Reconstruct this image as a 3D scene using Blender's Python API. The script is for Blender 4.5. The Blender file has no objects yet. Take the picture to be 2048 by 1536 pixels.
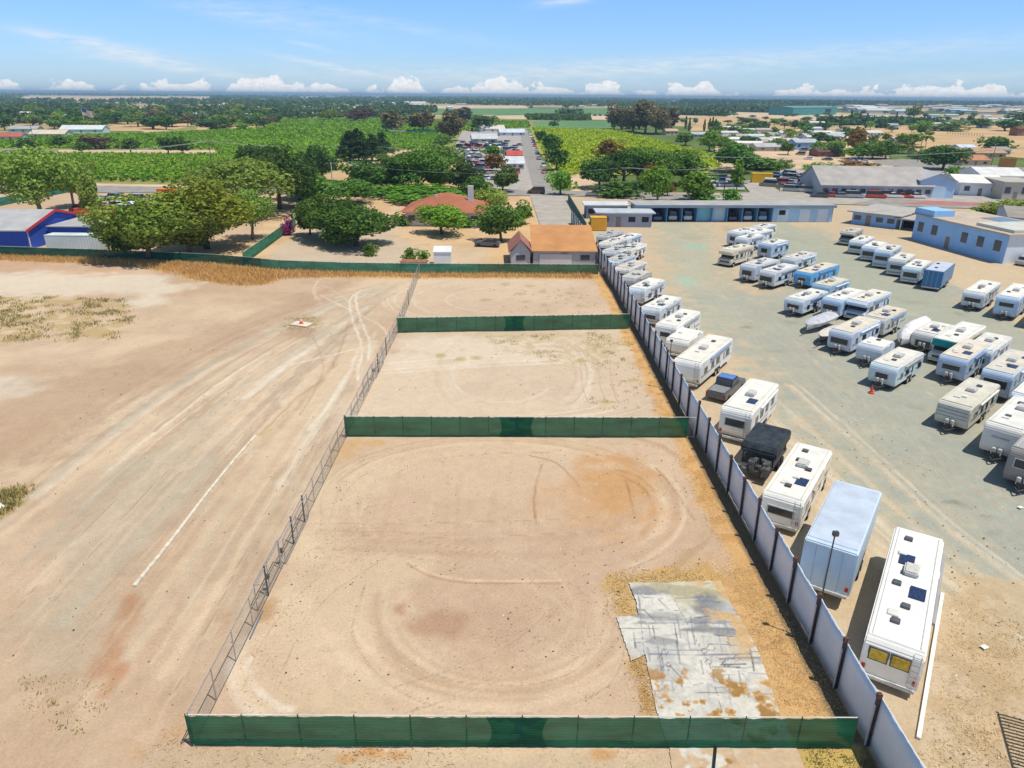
import bpy, bmesh, math, random
import numpy as np
from mathutils import Matrix, Vector
random.seed(7); rng = np.random.default_rng(7)
scene = bpy.context.scene
COL = scene.collection
# ------------------------------------------------------------------ camera, sky, sun
PITCH = math.atan((768-191)/1420.); ROLL = .008; HC = 25.0
cp, sp, cr, sr = math.cos(PITCH), math.sin(PITCH), math.cos(ROLL), math.sin(ROLL)
cF = Vector((0, cp, -sp)); _R = Vector((1, 0, 0)); _U = Vector((0, sp, cp))
cR = cr*_R + sr*_U; cU = -sr*_R + cr*_U
cam_d = bpy.data.cameras.new('camera'); cam = bpy.data.objects.new('camera', cam_d); COL.objects.link(cam)
cam.matrix_world = Matrix(((cR.x, cU.x, -cF.x, 0), (cR.y, cU.y, -cF.y, 0), (cR.z, cU.z, -cF.z, HC), (0, 0, 0, 1)))
cam_d.sensor_width = 36; cam_d.lens = 36*1420/2048; cam_d.clip_end = 60000; cam_d.clip_start = .5
scene.camera = cam

def pdir(x, y): return cF + cR*((x-1024)/1420.) - cU*((y-768)/1420.)
def G(x, y, z=0.):
    d = pdir(x, y); t = (z-HC)/d.z
    return Vector((d.x*t, d.y*t, z))
def depth(p): return Vector((p[0], p[1], p[2]-HC)).dot(cF)
def topz(p, ty):
    lo, hi = 0, 90
    for _ in range(30):
        m = (lo+hi)/2; v = Vector((p[0], p[1], m-HC)); yy = 768-1420*v.dot(cU)/v.dot(cF)
        if yy > ty: lo = m
        else: hi = m
    return lo
def azel(x, y):
    d = pdir(x, y).normalized(); return math.atan2(d.x, d.y), math.asin(d.z)

SUN_EL, SUN_AZ = math.radians(70), math.atan2(.84, -.54)      # azimuth from +Y towards +X
sun_d = bpy.data.lights.new('sun', 'SUN'); sun = bpy.data.objects.new('sun', sun_d); COL.objects.link(sun)
sun_d.energy = 4.6; sun_d.angle = math.radians(.5); sun_d.color = (1, .925, .79)
sv = Vector((math.sin(SUN_AZ)*math.cos(SUN_EL), math.cos(SUN_AZ)*math.cos(SUN_EL), math.sin(SUN_EL)))
sun.rotation_euler = sv.to_track_quat('Z', 'Y').to_euler(); sun.location = (40, -30, 90)
scene.view_settings.view_transform = 'Standard'; scene.view_settings.look = 'None'
scene.view_settings.gamma = 1; scene.view_settings.exposure = -0.06
scene.cycles.max_bounces = 8; scene.cycles.transparent_max_bounces = 24
scene.cycles.volume_bounces = 0; scene.cycles.volume_step_rate = 10

world = bpy.data.worlds.new('World'); scene.world = world; world.use_nodes = True
def build_world():
    nt = world.node_tree; N = nt.nodes; L = nt.links; N.clear()
    out = N.new('ShaderNodeOutputWorld'); bg = N.new('ShaderNodeBackground'); L.new(bg.outputs[0], out.inputs[0])
    bg.inputs[1].default_value = .125
    sky = N.new('ShaderNodeTexSky'); sky.sky_type = 'NISHITA'; sky.sun_disc = False
    sky.sun_elevation = SUN_EL; sky.sun_rotation = SUN_AZ; sky.altitude = 100
    sky.air_density = 1.15; sky.dust_density = .25; sky.ozone_density = 2.2
    tc = N.new('ShaderNodeTexCoord'); sx = N.new('ShaderNodeSeparateXYZ'); L.new(tc.outputs['Generated'], sx.inputs[0])
    def M(op, a, b=None, c=None, clamp=False):
        n = N.new('ShaderNodeMath'); n.operation = op; n.use_clamp = clamp
        for i, v in enumerate((a, b, c)):
            if v is None: continue
            if isinstance(v, (int, float)): n.inputs[i].default_value = v
            else: L.new(v, n.inputs[i])
        return n.outputs[0]
    az = M('ARCTAN2', sx.outputs[0], sx.outputs[1]); el = M('ARCSINE', sx.outputs[2])
    cb = N.new('ShaderNodeCombineXYZ'); L.new(az, cb.inputs[0]); L.new(el, cb.inputs[1])
    def noise(scale, detail=6, rough=.55, vec=None, ys=1.):
        mp = N.new('ShaderNodeMapping'); mp.inputs['Scale'].default_value = (1, ys, 1); L.new(vec or cb.outputs[0], mp.inputs[0])
        n = N.new('ShaderNodeTexNoise'); n.inputs['Scale'].default_value = scale; n.inputs['Detail'].default_value = detail
        n.inputs['Roughness'].default_value = rough; L.new(mp.outputs[0], n.inputs['Vector']); return n.outputs['Fac']
    # heights of the cumulus bank along the horizon (pixel column, pixel height above horizon)
    prof = [(-300, 14), (0, 22), (28, 34), (55, 8), (110, 14), (175, 22), (215, 6), (300, 14), (400, 24), (440, 13), (485, 42), (530, 26), (565, 38), (618, 12), (650, 25), (705, 4), (765, 14), (800, 36), (840, 30),
            (862, 4), (910, 24), (935, 10), (1000, 40), (1060, 24), (1120, 26), (1150, 14), (1220, 34), (1262, 5), (1300, 16), (1405, 32), (1440, 9), (1700, 25)]
    ramp = N.new('ShaderNodeValToRGB'); cr_ = ramp.color_ramp; cr_.interpolation = 'EASE'
    u = M('MULTIPLY_ADD', az, 1/1.8, .5); 
    nz0 = noise(9, 3); u2 = M('ADD', u, M('MULTIPLY', M('SUBTRACT', nz0, .5), .02)); L.new(u2, ramp.inputs[0])
    els = cr_.elements
    while len(els) > 2: els.remove(els[-1])
    for i, (x, h) in enumerate(prof):
        a = azel(x, 191)[0]/1.8+.5
        e = els[i] if i < 2 else els.new(a)
        h *= .86; e.position = a; e.color = (h/50., h/50., h/50., 1)
    h = M('MULTIPLY', ramp.outputs[0], 50/1420.)
    nA = noise(95, 6, .6, ys=1.25); nB = noise(34, 4, .5, ys=1.4)
    bump = M('SUBTRACT', M('ADD', M('MULTIPLY', M('SUBTRACT', nA, .5), .018), M('MULTIPLY', M('SUBTRACT', nB, .5), .052)), .0022)
    dd = M('SUBTRACT', M('ADD', h, bump), el)
    cm = M('MULTIPLY', dd, 420., clamp=True)
    low = M('MULTIPLY', M('SUBTRACT', 1., M('MULTIPLY', el, 30., clamp=True)), .30)      # pale haze low down
    inner = noise(120, 5, .6, ys=1.6)
    shade = M('MULTIPLY_ADD', M('SUBTRACT', inner, .5), .55, .93)
    fade = M('MULTIPLY_ADD', el, 30., .72, clamp=True)
    cm = M('MULTIPLY', cm, fade)
    # cirrus wisps
    tot = None
    streaks = [(225, 97, 105, 10, -.17, .75), (330, 132, 130, 7, -.12, .5), (660, 132, 95, 4.5, -.17, .62), (500, 30, 170, 16, -.16, .32), (90, 70, 60, 5, -.1, .25), (620, 92, 40, 4, -.2, .35),
               (1500, 118, 560, 16, .05, .34), (1130, 2, 50, 7, .1, .5), (860, 155, 420, 22, -.02, .26), (1850, 160, 300, 12, .06, .25), (1250, 140, 330, 14, .03, .25), (760, 45, 220, 10, -.15, .2)]
    wn = noise(30, 7, .65, ys=6.)
    for (x, y, lx, ly, an, st) in streaks:
        a0, e0 = azel(x, y); c_, s_ = math.cos(-an), math.sin(-an)
        da = M('SUBTRACT', az, a0); de = M('SUBTRACT', el, e0)
        p = M('MULTIPLY', M('ADD', M('MULTIPLY', da, math.cos(an)), M('MULTIPLY', de, math.sin(an))), 1420./lx)
        q = M('MULTIPLY', M('SUBTRACT', M('MULTIPLY', de, math.cos(an)), M('MULTIPLY', da, math.sin(an))), 1420./ly)
        g = M('EXPONENT', M('MULTIPLY', M('ADD', M('MULTIPLY', p, p), M('MULTIPLY', q, q)), -1.))
        g = M('MULTIPLY', g, min(1, st*1.35))
        tot = g if tot is None else M('ADD', tot, g)
    ci = M('MULTIPLY', tot, M('MULTIPLY_ADD', M('SUBTRACT', wn, .5), 3.0, .62, clamp=True), clamp=True)
    def mix(f, a, b, mode='MIX'):
        n = N.new('ShaderNodeMix'); n.data_type = 'RGBA'; n.blend_type = mode
        for s, v in ((n.inputs[0], f), (n.inputs[6], a), (n.inputs[7], b)):
            if isinstance(v, (int, float)): s.default_value = v
            elif isinstance(v, tuple): s.default_value = v
            else: L.new(v, s)
        return n.outputs[2]
    hi = M('MULTIPLY', M('SUBTRACT', el, .16), 3.5, clamp=True)  # unseen upper dome is tinted and dimmed to cut ambient light
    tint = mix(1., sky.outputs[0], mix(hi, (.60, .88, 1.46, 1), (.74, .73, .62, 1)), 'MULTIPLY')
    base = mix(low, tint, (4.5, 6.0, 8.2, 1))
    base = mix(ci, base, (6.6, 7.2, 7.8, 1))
    cs = N.new('ShaderNodeMix'); cs.data_type = 'RGBA'; cs.inputs[0].default_value = 1; cs.blend_type = 'MULTIPLY'
    cs.inputs[6].default_value = (8.6, 8.7, 8.8, 1)
    cc = N.new('ShaderNodeCombineXYZ')
    for i in range(3): L.new(shade, cc.inputs[i])
    L.new(cc.outputs[0], cs.inputs[7])
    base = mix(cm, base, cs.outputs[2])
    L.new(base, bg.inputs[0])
build_world()

# ------------------------------------------------------------------ helpers
_mats = {}
def mat(name, col, rough=.8, var=.12, scale=2., metal=0., spec=.3, col2=None, bump=0., alpha=None, objvar=0., detail=5):
    if name in _mats: return _mats[name]
    m = bpy.data.materials.new(name); m.use_nodes = True; nt = m.node_tree; N = nt.nodes; L = nt.links
    b = N['Principled BSDF']; b.inputs['Roughness'].default_value = rough; b.inputs['Metallic'].default_value = metal
    b.inputs['Specular IOR Level'].default_value = spec
    tc = N.new('ShaderNodeTexCoord'); nz = N.new('ShaderNodeTexNoise'); nz.inputs['Scale'].default_value = scale; nz.inputs['Detail'].default_value = detail
    nz.inputs['Roughness'].default_value = .62
    L.new(tc.outputs['Object'], nz.inputs['Vector'])
    rp = N.new('ShaderNodeValToRGB'); L.new(nz.outputs['Fac'], rp.inputs[0])
    c2 = col2 or tuple(c*(1-var*1.6) for c in col)
    c1 = col if col2 else tuple(min(1, c*(1+var)) for c in col)
    rp.color_ramp.elements[0].position = .36; rp.color_ramp.elements[0].color = (*c2, 1)
    rp.color_ramp.elements[1].position = .64; rp.color_ramp.elements[1].color = (*c1, 1)
    o = rp.outputs[0]
    if objvar:
        oi = N.new('ShaderNodeObjectInfo'); hs = N.new('ShaderNodeHueSaturation'); mr = N.new('ShaderNodeMapRange')
        mr.inputs[3].default_value = 1-objvar; mr.inputs[4].default_value = 1+objvar; L.new(oi.outputs['Random'], mr.inputs[0])
        L.new(mr.outputs[0], hs.inputs['Value']); L.new(o, hs.inputs['Color']); o = hs.outputs[0]
    L.new(o, b.inputs['Base Color'])
    if bump:
        bp = N.new('ShaderNodeBump'); bp.inputs['Strength'].default_value = bump; bp.inputs['Distance'].default_value = .05
        n2 = N.new('ShaderNodeTexNoise'); n2.inputs['Scale'].default_value = scale*6; n2.inputs['Detail'].default_value = 4
        L.new(tc.outputs['Object'], n2.inputs['Vector']); L.new(n2.outputs['Fac'], bp.inputs['Height']); L.new(bp.outputs[0], b.inputs['Normal'])
    _mats[name] = m; return m

def leafmat(name, dark, light, trans=.35, objvar=.22):
    if name in _mats: return _mats[name]
    m = bpy.data.materials.new(name); m.use_nodes = True; nt = m.node_tree; N = nt.nodes; L = nt.links
    b = N['Principled BSDF']; b.inputs['Roughness'].default_value = .6; b.inputs['Specular IOR Level'].default_value = .25
    at = N.new('ShaderNodeAttribute'); at.attribute_name = 'tint'
    rp = N.new('ShaderNodeMix'); rp.data_type = 'RGBA'; rp.inputs[6].default_value = (*dark, 1); rp.inputs[7].default_value = (*light, 1)
    L.new(at.outputs['Fac'], rp.inputs[0])
    oi = N.new('ShaderNodeObjectInfo'); hs = N.new('ShaderNodeHueSaturation'); mr = N.new('ShaderNodeMapRange')
    mr.inputs[3].default_value = 1-objvar; mr.inputs[4].default_value = 1+objvar; L.new(oi.outputs['Random'], mr.inputs[0])
    L.new(mr.outputs[0], hs.inputs['Value']); L.new(rp.outputs[2], hs.inputs['Color'])
    mh = N.new('ShaderNodeMapRange'); mh.inputs[3].default_value = .485; mh.inputs[4].default_value = .52; 
    ml = N.new('ShaderNodeMath'); ml.operation = 'FRACT'; mm = N.new('ShaderNodeMath'); mm.operation = 'MULTIPLY'; mm.inputs[1].default_value = 7.3
    L.new(oi.outputs['Random'], mm.inputs[0]); L.new(mm.outputs[0], ml.inputs[0]); L.new(ml.outputs[0], mh.inputs[0]); L.new(mh.outputs[0], hs.inputs['Hue'])
    L.new(hs.outputs[0], b.inputs['Base Color'])
    if trans:
        t = N.new('ShaderNodeBsdfTranslucent'); mx = N.new('ShaderNodeMixShader'); mx.inputs[0].default_value = trans
        L.new(hs.outputs[0], t.inputs[0]); L.new(b.outputs[0], mx.inputs[1]); L.new(t.outputs[0], mx.inputs[2])
        L.new(mx.outputs[0], N['Material Output'].inputs[0])
    _mats[name] = m; return m

def tag(o, label=None, cat=None, group=None, kind=None):
    if label: o['label'] = label
    if cat: o['category'] = cat
    if group: o['group'] = group
    if kind: o['kind'] = kind
    return o
def thing(name, label, cat, loc=(0, 0, 0), rz=0., group=None):
    o = bpy.data.objects.new(name, None); COL.objects.link(o); o.location = loc; o.rotation_euler = (0, 0, rz)
    o.empty_display_size = .3
    return tag(o, label, cat, group)
def link(name, me, parent=None, loc=None, rot=None, scale=None):
    o = bpy.data.objects.new(name, me); COL.objects.link(o)
    if parent: o.parent = parent
    if loc is not None: o.location = loc
    if rot is not None: o.rotation_euler = rot
    if scale is not None: o.scale = scale
    return o
def kids(o): return [c for c in o.children]
def copy_tree(o, parent=None):
    c = o.copy(); COL.objects.link(c); c.parent = parent
    for ch in list(o.children): copy_tree(ch, c)
    return c

class MB:
    def __init__(s): s.v = []; s.f = []; s.m = []; s.k = 0
    def face(s, pts, m=None):
        n = len(s.v); s.v += [tuple(p) for p in pts]; s.f.append(tuple(range(n, n+len(pts)))); s.m.append(s.k if m is None else m); return s
    def box(s, x0, x1, y0, y1, z0, z1, m=None):
        return s.prism([(x0, y0), (x1, y0), (x1, y1), (x0, y1)], z0, z1, m)
    def prism(s, poly, z0, z1, m=None):
        n = len(s.v); k = len(poly); m = s.k if m is None else m
        s.v += [(p[0], p[1], z0) for p in poly]+[(p[0], p[1], z1) for p in poly]
        s.f.append(tuple(range(n+k-1, n-1, -1))); s.f.append(tuple(range(n+k, n+2*k)))
        for i in range(k): j = (i+1) % k; s.f.append((n+i, n+j, n+k+j, n+k+i))
        s.m += [m]*(k+2); return s
    def xprism(s, prof, x0, x1, m=None):          # profile in (y,z), extruded along x
        n = len(s.v); k = len(prof); m = s.k if m is None else m
        s.v += [(x0, p[0], p[1]) for p in prof]+[(x1, p[0], p[1]) for p in prof]
        s.f.append(tuple(range(n, n+k))); s.f.append(tuple(range(n+2*k-1, n+k-1, -1)))
        for i in range(k): j = (i+1) % k; s.f.append((n+j, n+i, n+k+i, n+k+j))
        s.m += [m]*(k+2); return s
    def tube(s, p, q, r, n=8, r2=None, m=None):
        p = Vector(p); q = Vector(q); d = (q-p).normalized(); a = d.orthogonal().normalized(); b = d.cross(a); r2 = r if r2 is None else r2
        o = len(s.v); m = s.k if m is None else m
        for c, rr in ((p, r), (q, r2)):
            for i in range(n):
                t = 2*math.pi*i/n; s.v.append(tuple(c+a*math.cos(t)*rr+b*math.sin(t)*rr))
        s.f.append(tuple(range(o+n-1, o-1, -1))); s.f.append(tuple(range(o+n, o+2*n)))
        for i in range(n): j = (i+1) % n; s.f.append((o+i, o+j, o+n+j, o+n+i))
        s.m += [m]*(n+2); return s
    def mesh(s, name, mats, bevel=0., seg=2, smooth=False):
        me = bpy.data.meshes.new(name); me.from_pydata(s.v, [], s.f)
        if not isinstance(mats, (list, tuple)): mats = [mats]
        for m in mats: me.materials.append(m)
        me.polygons.foreach_set('material_index', s.m)
        bm = bmesh.new(); bm.from_mesh(me); bmesh.ops.remove_doubles(bm, verts=bm.verts, dist=1e-5)
        bmesh.ops.recalc_face_normals(bm, faces=bm.faces)
        if bevel: bmesh.ops.bevel(bm, geom=bm.edges[:], offset=bevel, segments=seg, affect='EDGES', clamp_overlap=True)
        bm.to_mesh(me); bm.free()
        if smooth: me.polygons.foreach_set('use_smooth', [True]*len(me.polygons))
        me.update(); return me
    def build(s, name, mats, parent=None, bevel=0., seg=2, smooth=False, loc=None, rot=None):
        return link(name, s.mesh(name, mats, bevel, seg, smooth), parent, loc, rot)

def np_mesh(name, V, Fq, mats, tint=None, midx=None, smooth=False, tri=False):
    k = 3 if tri else 4
    me = bpy.data.meshes.new(name); nv = len(V); nf = len(Fq)
    me.vertices.add(nv); me.vertices.foreach_set('co', np.ascontiguousarray(V, dtype=np.float32).ravel())
    me.loops.add(nf*k); me.loops.foreach_set('vertex_index', np.ascontiguousarray(Fq, dtype=np.int32).ravel())
    me.polygons.add(nf); me.polygons.foreach_set('loop_start', np.arange(0, nf*k, k, dtype=np.int32))
    for m in (mats if isinstance(mats, (list, tuple)) else [mats]): me.materials.append(m)
    if midx is not None: me.polygons.foreach_set('material_index', np.asarray(midx, dtype=np.int32))
    me.update(calc_edges=True)
    if tint is not None:
        a = me.attributes.new('tint', 'FLOAT', 'FACE'); a.data.foreach_set('value', np.asarray(tint, dtype=np.float32))
    if smooth: me.polygons.foreach_set('use_smooth', np.ones(nf, dtype=bool))
    return me

# value noise in numpy, used for what the ground is made of (soil colour, wear)
def vnoise(x, y, s, seed=0):
    r = np.random.default_rng(seed); T = r.random((256, 256)).astype(np.float32)
    x = x/s; y = y/s; xi = np.floor(x).astype(int); yi = np.floor(y).astype(int); fx = x-xi; fy = y-yi
    fx = fx*fx*(3-2*fx); fy = fy*fy*(3-2*fy)
    g = lambda a, b: T[a % 256, b % 256]
    return (g(xi, yi)*(1-fx)+g(xi+1, yi)*fx)*(1-fy)+(g(xi, yi+1)*(1-fx)+g(xi+1, yi+1)*fx)*fy
def fbm(x, y, s, seed=0, o=4):
    t = 0; a = .5; n = 0
    for i in range(o): t = t+a*vnoise(x, y, s/2**i, seed+i*13); n += a; a *= .55
    return t/n
def sstep(a, b, x):
    t = np.clip((x-a)/(b-a), 0, 1); return t*t*(3-2*t)

def W(pts): return [tuple(G(*p).xy) for p in pts]
def segdist(X, Y, pts):
    D = np.full(X.shape, 1e9, dtype=np.float32)
    for (ax, ay), (bx, by) in zip(pts[:-1], pts[1:]):
        dx, dy = bx-ax, by-ay; l = dx*dx+dy*dy+1e-9
        t = np.clip(((X-ax)*dx+(Y-ay)*dy)/l, 0, 1); D = np.minimum(D, np.hypot(X-ax-t*dx, Y-ay-t*dy))
    return D
def smooth_line(pts, n=8):
    out = []
    P = [pts[0]]+list(pts)+[pts[-1]]
    for i in range(1, len(P)-2):
        p0, p1, p2, p3 = P[i-1:i+3]
        for k in range(n):
            t = k/n; out.append(tuple(.5*((2*b)+(-a+c)*t+(2*a-5*b+4*c-d)*t*t+(-a+3*b-3*c+d)*t**3) for a, b, c, d in zip(p0, p1, p2, p3)))
    out.append(pts[-1]); return out
def inside(X, Y, pts):
    c = np.zeros(X.shape, bool); n = len(pts)
    for i in range(n):
        (ax, ay), (bx, by) = pts[i], pts[(i+1) % n]
        if ay == by: continue
        c ^= ((ay > Y) != (by > Y)) & (X < (bx-ax)*(Y-ay)/(by-ay)+ax)
    return c

class Paint:
    def __init__(s, X, Y, base): s.X = X; s.Y = Y; s.C = np.ones(X.shape+(3,), np.float32)*np.array(base, np.float32)
    def blend(s, m, col, sl=None):
        C = s.C if sl is None else s.C[sl]
        m = m[..., None]; C += (np.array(col, np.float32)-C)*m
    def mul(s, f): s.C *= f[..., None]
    def box(s, pts, pad):
        P = np.array(pts); x0, y0 = P.min(0)-pad; x1, y1 = P.max(0)+pad
        i0, i1 = np.searchsorted(s.xs, [x0, x1]); j0, j1 = np.searchsorted(s.ys, [y0, y1])
        return (slice(j0, j1), slice(i0, i1))
    def stroke(s, px, w, col, a=.5, soft=1., world=False, sm=True, breakup=.5, seed=1):
        pts = px if world else W(px)
        if sm and len(pts) > 2: pts = smooth_line(pts)
        sl = s.box(pts, w*3); X = s.X[sl]; Y = s.Y[sl]
        if X.size == 0: return
        a = min(.95, a*1.28); X2 = X+(fbm(X, Y, 1.5, seed, 2)-.5)*w*1.2
        D = segdist(X2, Y, pts); m = a*(1-sstep(w*.5*(1-soft*.6), w*.5*(1+soft), D))
        if breakup: m = m*(1-breakup+breakup*sstep(.3, .65, fbm(X, Y, 2.2, seed+5, 3)))
        s.blend(m, col, sl)
    def patch(s, px, col, a=.8, edge=1.5, grain=1.5, seed=3, world=False, cover=.0):
        pts = px if world else W(px)
        sl = s.box(pts, edge*3); X = s.X[sl]; Y = s.Y[sl]
        if X.size == 0: return
        D = segdist(X, Y, list(pts)+[pts[0]]); D = np.where(inside(X, Y, pts), D, -D)
        n = fbm(X, Y, grain, seed, 4)
        m = a*sstep(-edge*.5, edge*.5, D+(n-.5)*edge*2.2)
        if cover: m = m*sstep(cover-.07, cover+.07, fbm(X, Y, grain*.8, seed+9, 4))
        s.blend(m, col, sl)
    def spot(s, cx, cy, rx, ry, col, a=.6, grain=1., seed=4):
        c = G(cx, cy); ex = abs((G(cx+rx, cy)-c).x); ey = abs((G(cx, cy-ry)-c).y)
        sl = s.box([(c.x-ex*1.6, c.y-ey*1.6), (c.x+ex*1.6, c.y+ey*1.6)], .5); X = s.X[sl]; Y = s.Y[sl]
        if X.size == 0: return
        D = np.hypot((X-c.x)/ex, (Y-c.y)/ey); n = fbm(X, Y, grain, seed, 4)
        s.blend(a*(1-sstep(.35, 1.25, D+(n-.5)*1.1)), col, sl)

def paintmat(name, nscale=9., amt=.22, bump=.5, rough=.95):
    m = bpy.data.materials.new(name); m.use_nodes = True; nt = m.node_tree; N = nt.nodes; L = nt.links
    b = N['Principled BSDF']; b.inputs['Roughness'].default_value = rough; b.inputs['Specular IOR Level'].default_value = .1
    at = N.new('ShaderNodeAttribute'); at.attribute_name = 'soil'
    tc = N.new('ShaderNodeTexCoord')
    mx = N.new('ShaderNodeMix'); mx.data_type = 'RGBA'; mx.blend_type = 'MULTIPLY'; mx.inputs[0].default_value = 1
    L.new(at.outputs['Color'], mx.inputs[6])
    n1 = N.new('ShaderNodeTexNoise'); n1.inputs['Scale'].default_value = nscale; n1.inputs['Detail'].default_value = 3; n1.inputs['Roughness'].default_value = .7
    n2 = N.new('ShaderNodeTexVoronoi'); n2.inputs['Scale'].default_value = 3.2
    L.new(tc.outputs['Object'], n1.inputs['Vector']); L.new(tc.outputs['Object'], n2.inputs['Vector'])
    mr = N.new('ShaderNodeMapRange'); mr.inputs[1].default_value = .3; mr.inputs[2].default_value = .7; mr.inputs[3].default_value = 1-amt; mr.inputs[4].default_value = 1+amt
    L.new(n1.outputs['Fac'], mr.inputs[0])
    # sparse pebbles / clods, some dark and some pale
    lt = N.new('ShaderNodeMath'); lt.operation = 'LESS_THAN'; lt.inputs[1].default_value = .10; L.new(n2.outputs['Distance'], lt.inputs[0])
    sc = N.new('ShaderNodeSeparateColor'); L.new(n2.outputs['Color'], sc.inputs[0])
    pm = N.new('ShaderNodeMath'); pm.operation = 'MULTIPLY_ADD'; L.new(sc.outputs[0], pm.inputs[0]); pm.inputs[1].default_value = .9; pm.inputs[2].default_value = -.5
    pm2 = N.new('ShaderNodeMath'); pm2.operation = 'MULTIPLY_ADD'; L.new(lt.outputs[0], pm2.inputs[0]); L.new(pm.outputs[0], pm2.inputs[1]); L.new(mr.outputs[0], pm2.inputs[2])
    L.new(pm2.outputs[0], mx.inputs[7]); L.new(mx.outputs[2], b.inputs['Base Color'])
    bp = N.new('ShaderNodeBump'); bp.inputs['Strength'].default_value = bump; bp.inputs['Distance'].default_value = .04
    L.new(n1.outputs['Fac'], bp.inputs['Height']); L.new(bp.outputs[0], b.inputs['Normal'])
    return m
def grid_sheet(name, xs, ys, fn, m, z=0., mask=None, height=None):
    X, Y = np.meshgrid(xs, ys); X = X.astype(np.float32); Y = Y.astype(np.float32)
    C = fn(X, Y, xs, ys); nx, ny = len(xs), len(ys)
    Z = np.full(X.shape, z, np.float32) if height is None else z+height(X, Y)
    V = np.stack([X.ravel(), Y.ravel(), Z.ravel()], 1)
    a = (np.arange(ny-1)[:, None]*nx+np.arange(nx-1)[None, :])
    if mask is not None:
        Mx = mask(X, Y); a = a[Mx[:-1, :-1]]
    a = a.ravel(); Fq = np.stack([a, a+1, a+nx+1, a+nx], 1)
    me = np_mesh(name, V, Fq, m, smooth=True)
    at = me.color_attributes.new('soil', 'FLOAT_COLOR', 'POINT')
    at.data.foreach_set('color', np.concatenate([C.reshape(-1, 3), np.ones((nx*ny, 1), np.float32)], 1).astype(np.float32).ravel())
    return link(name, me)
def geo_axis(a, b, s0, s1):
    out = [a]; 
    while out[-1] < b: t = (out[-1]-a)/(b-a); out.append(out[-1]+s0+(s1-s0)*t)
    return np.array(out)
# ------------------------------------------------------------------ the ground
WALL_PX = [(1890, 1640), (1795, 1580), (1729, 1487), (1665, 1381), (1614, 1286), (1570, 1208), (1531, 1144), (1498, 1083), (1468, 1032), (1446, 986), (1421, 945), (1400, 905), (1381, 871), (1365, 832), (1336, 788), (1310, 741), (1289, 703), (1262, 648), (1200, 549)]
def wallx(y): return 14.95-.0075*(y-20)-np.maximum(0, y-95)*.03
BACK = [(-140, 124), (-84.4, 115.9), (-63.4, 113.6), (-45.4, 110.6), (-35.6, 107.1), (-24.7, 105.8), (-14.2, 105.6), (12.9, 105.9)]
def backy(x): return np.interp(x, [p[0] for p in BACK], [p[1] for p in BACK])

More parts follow.
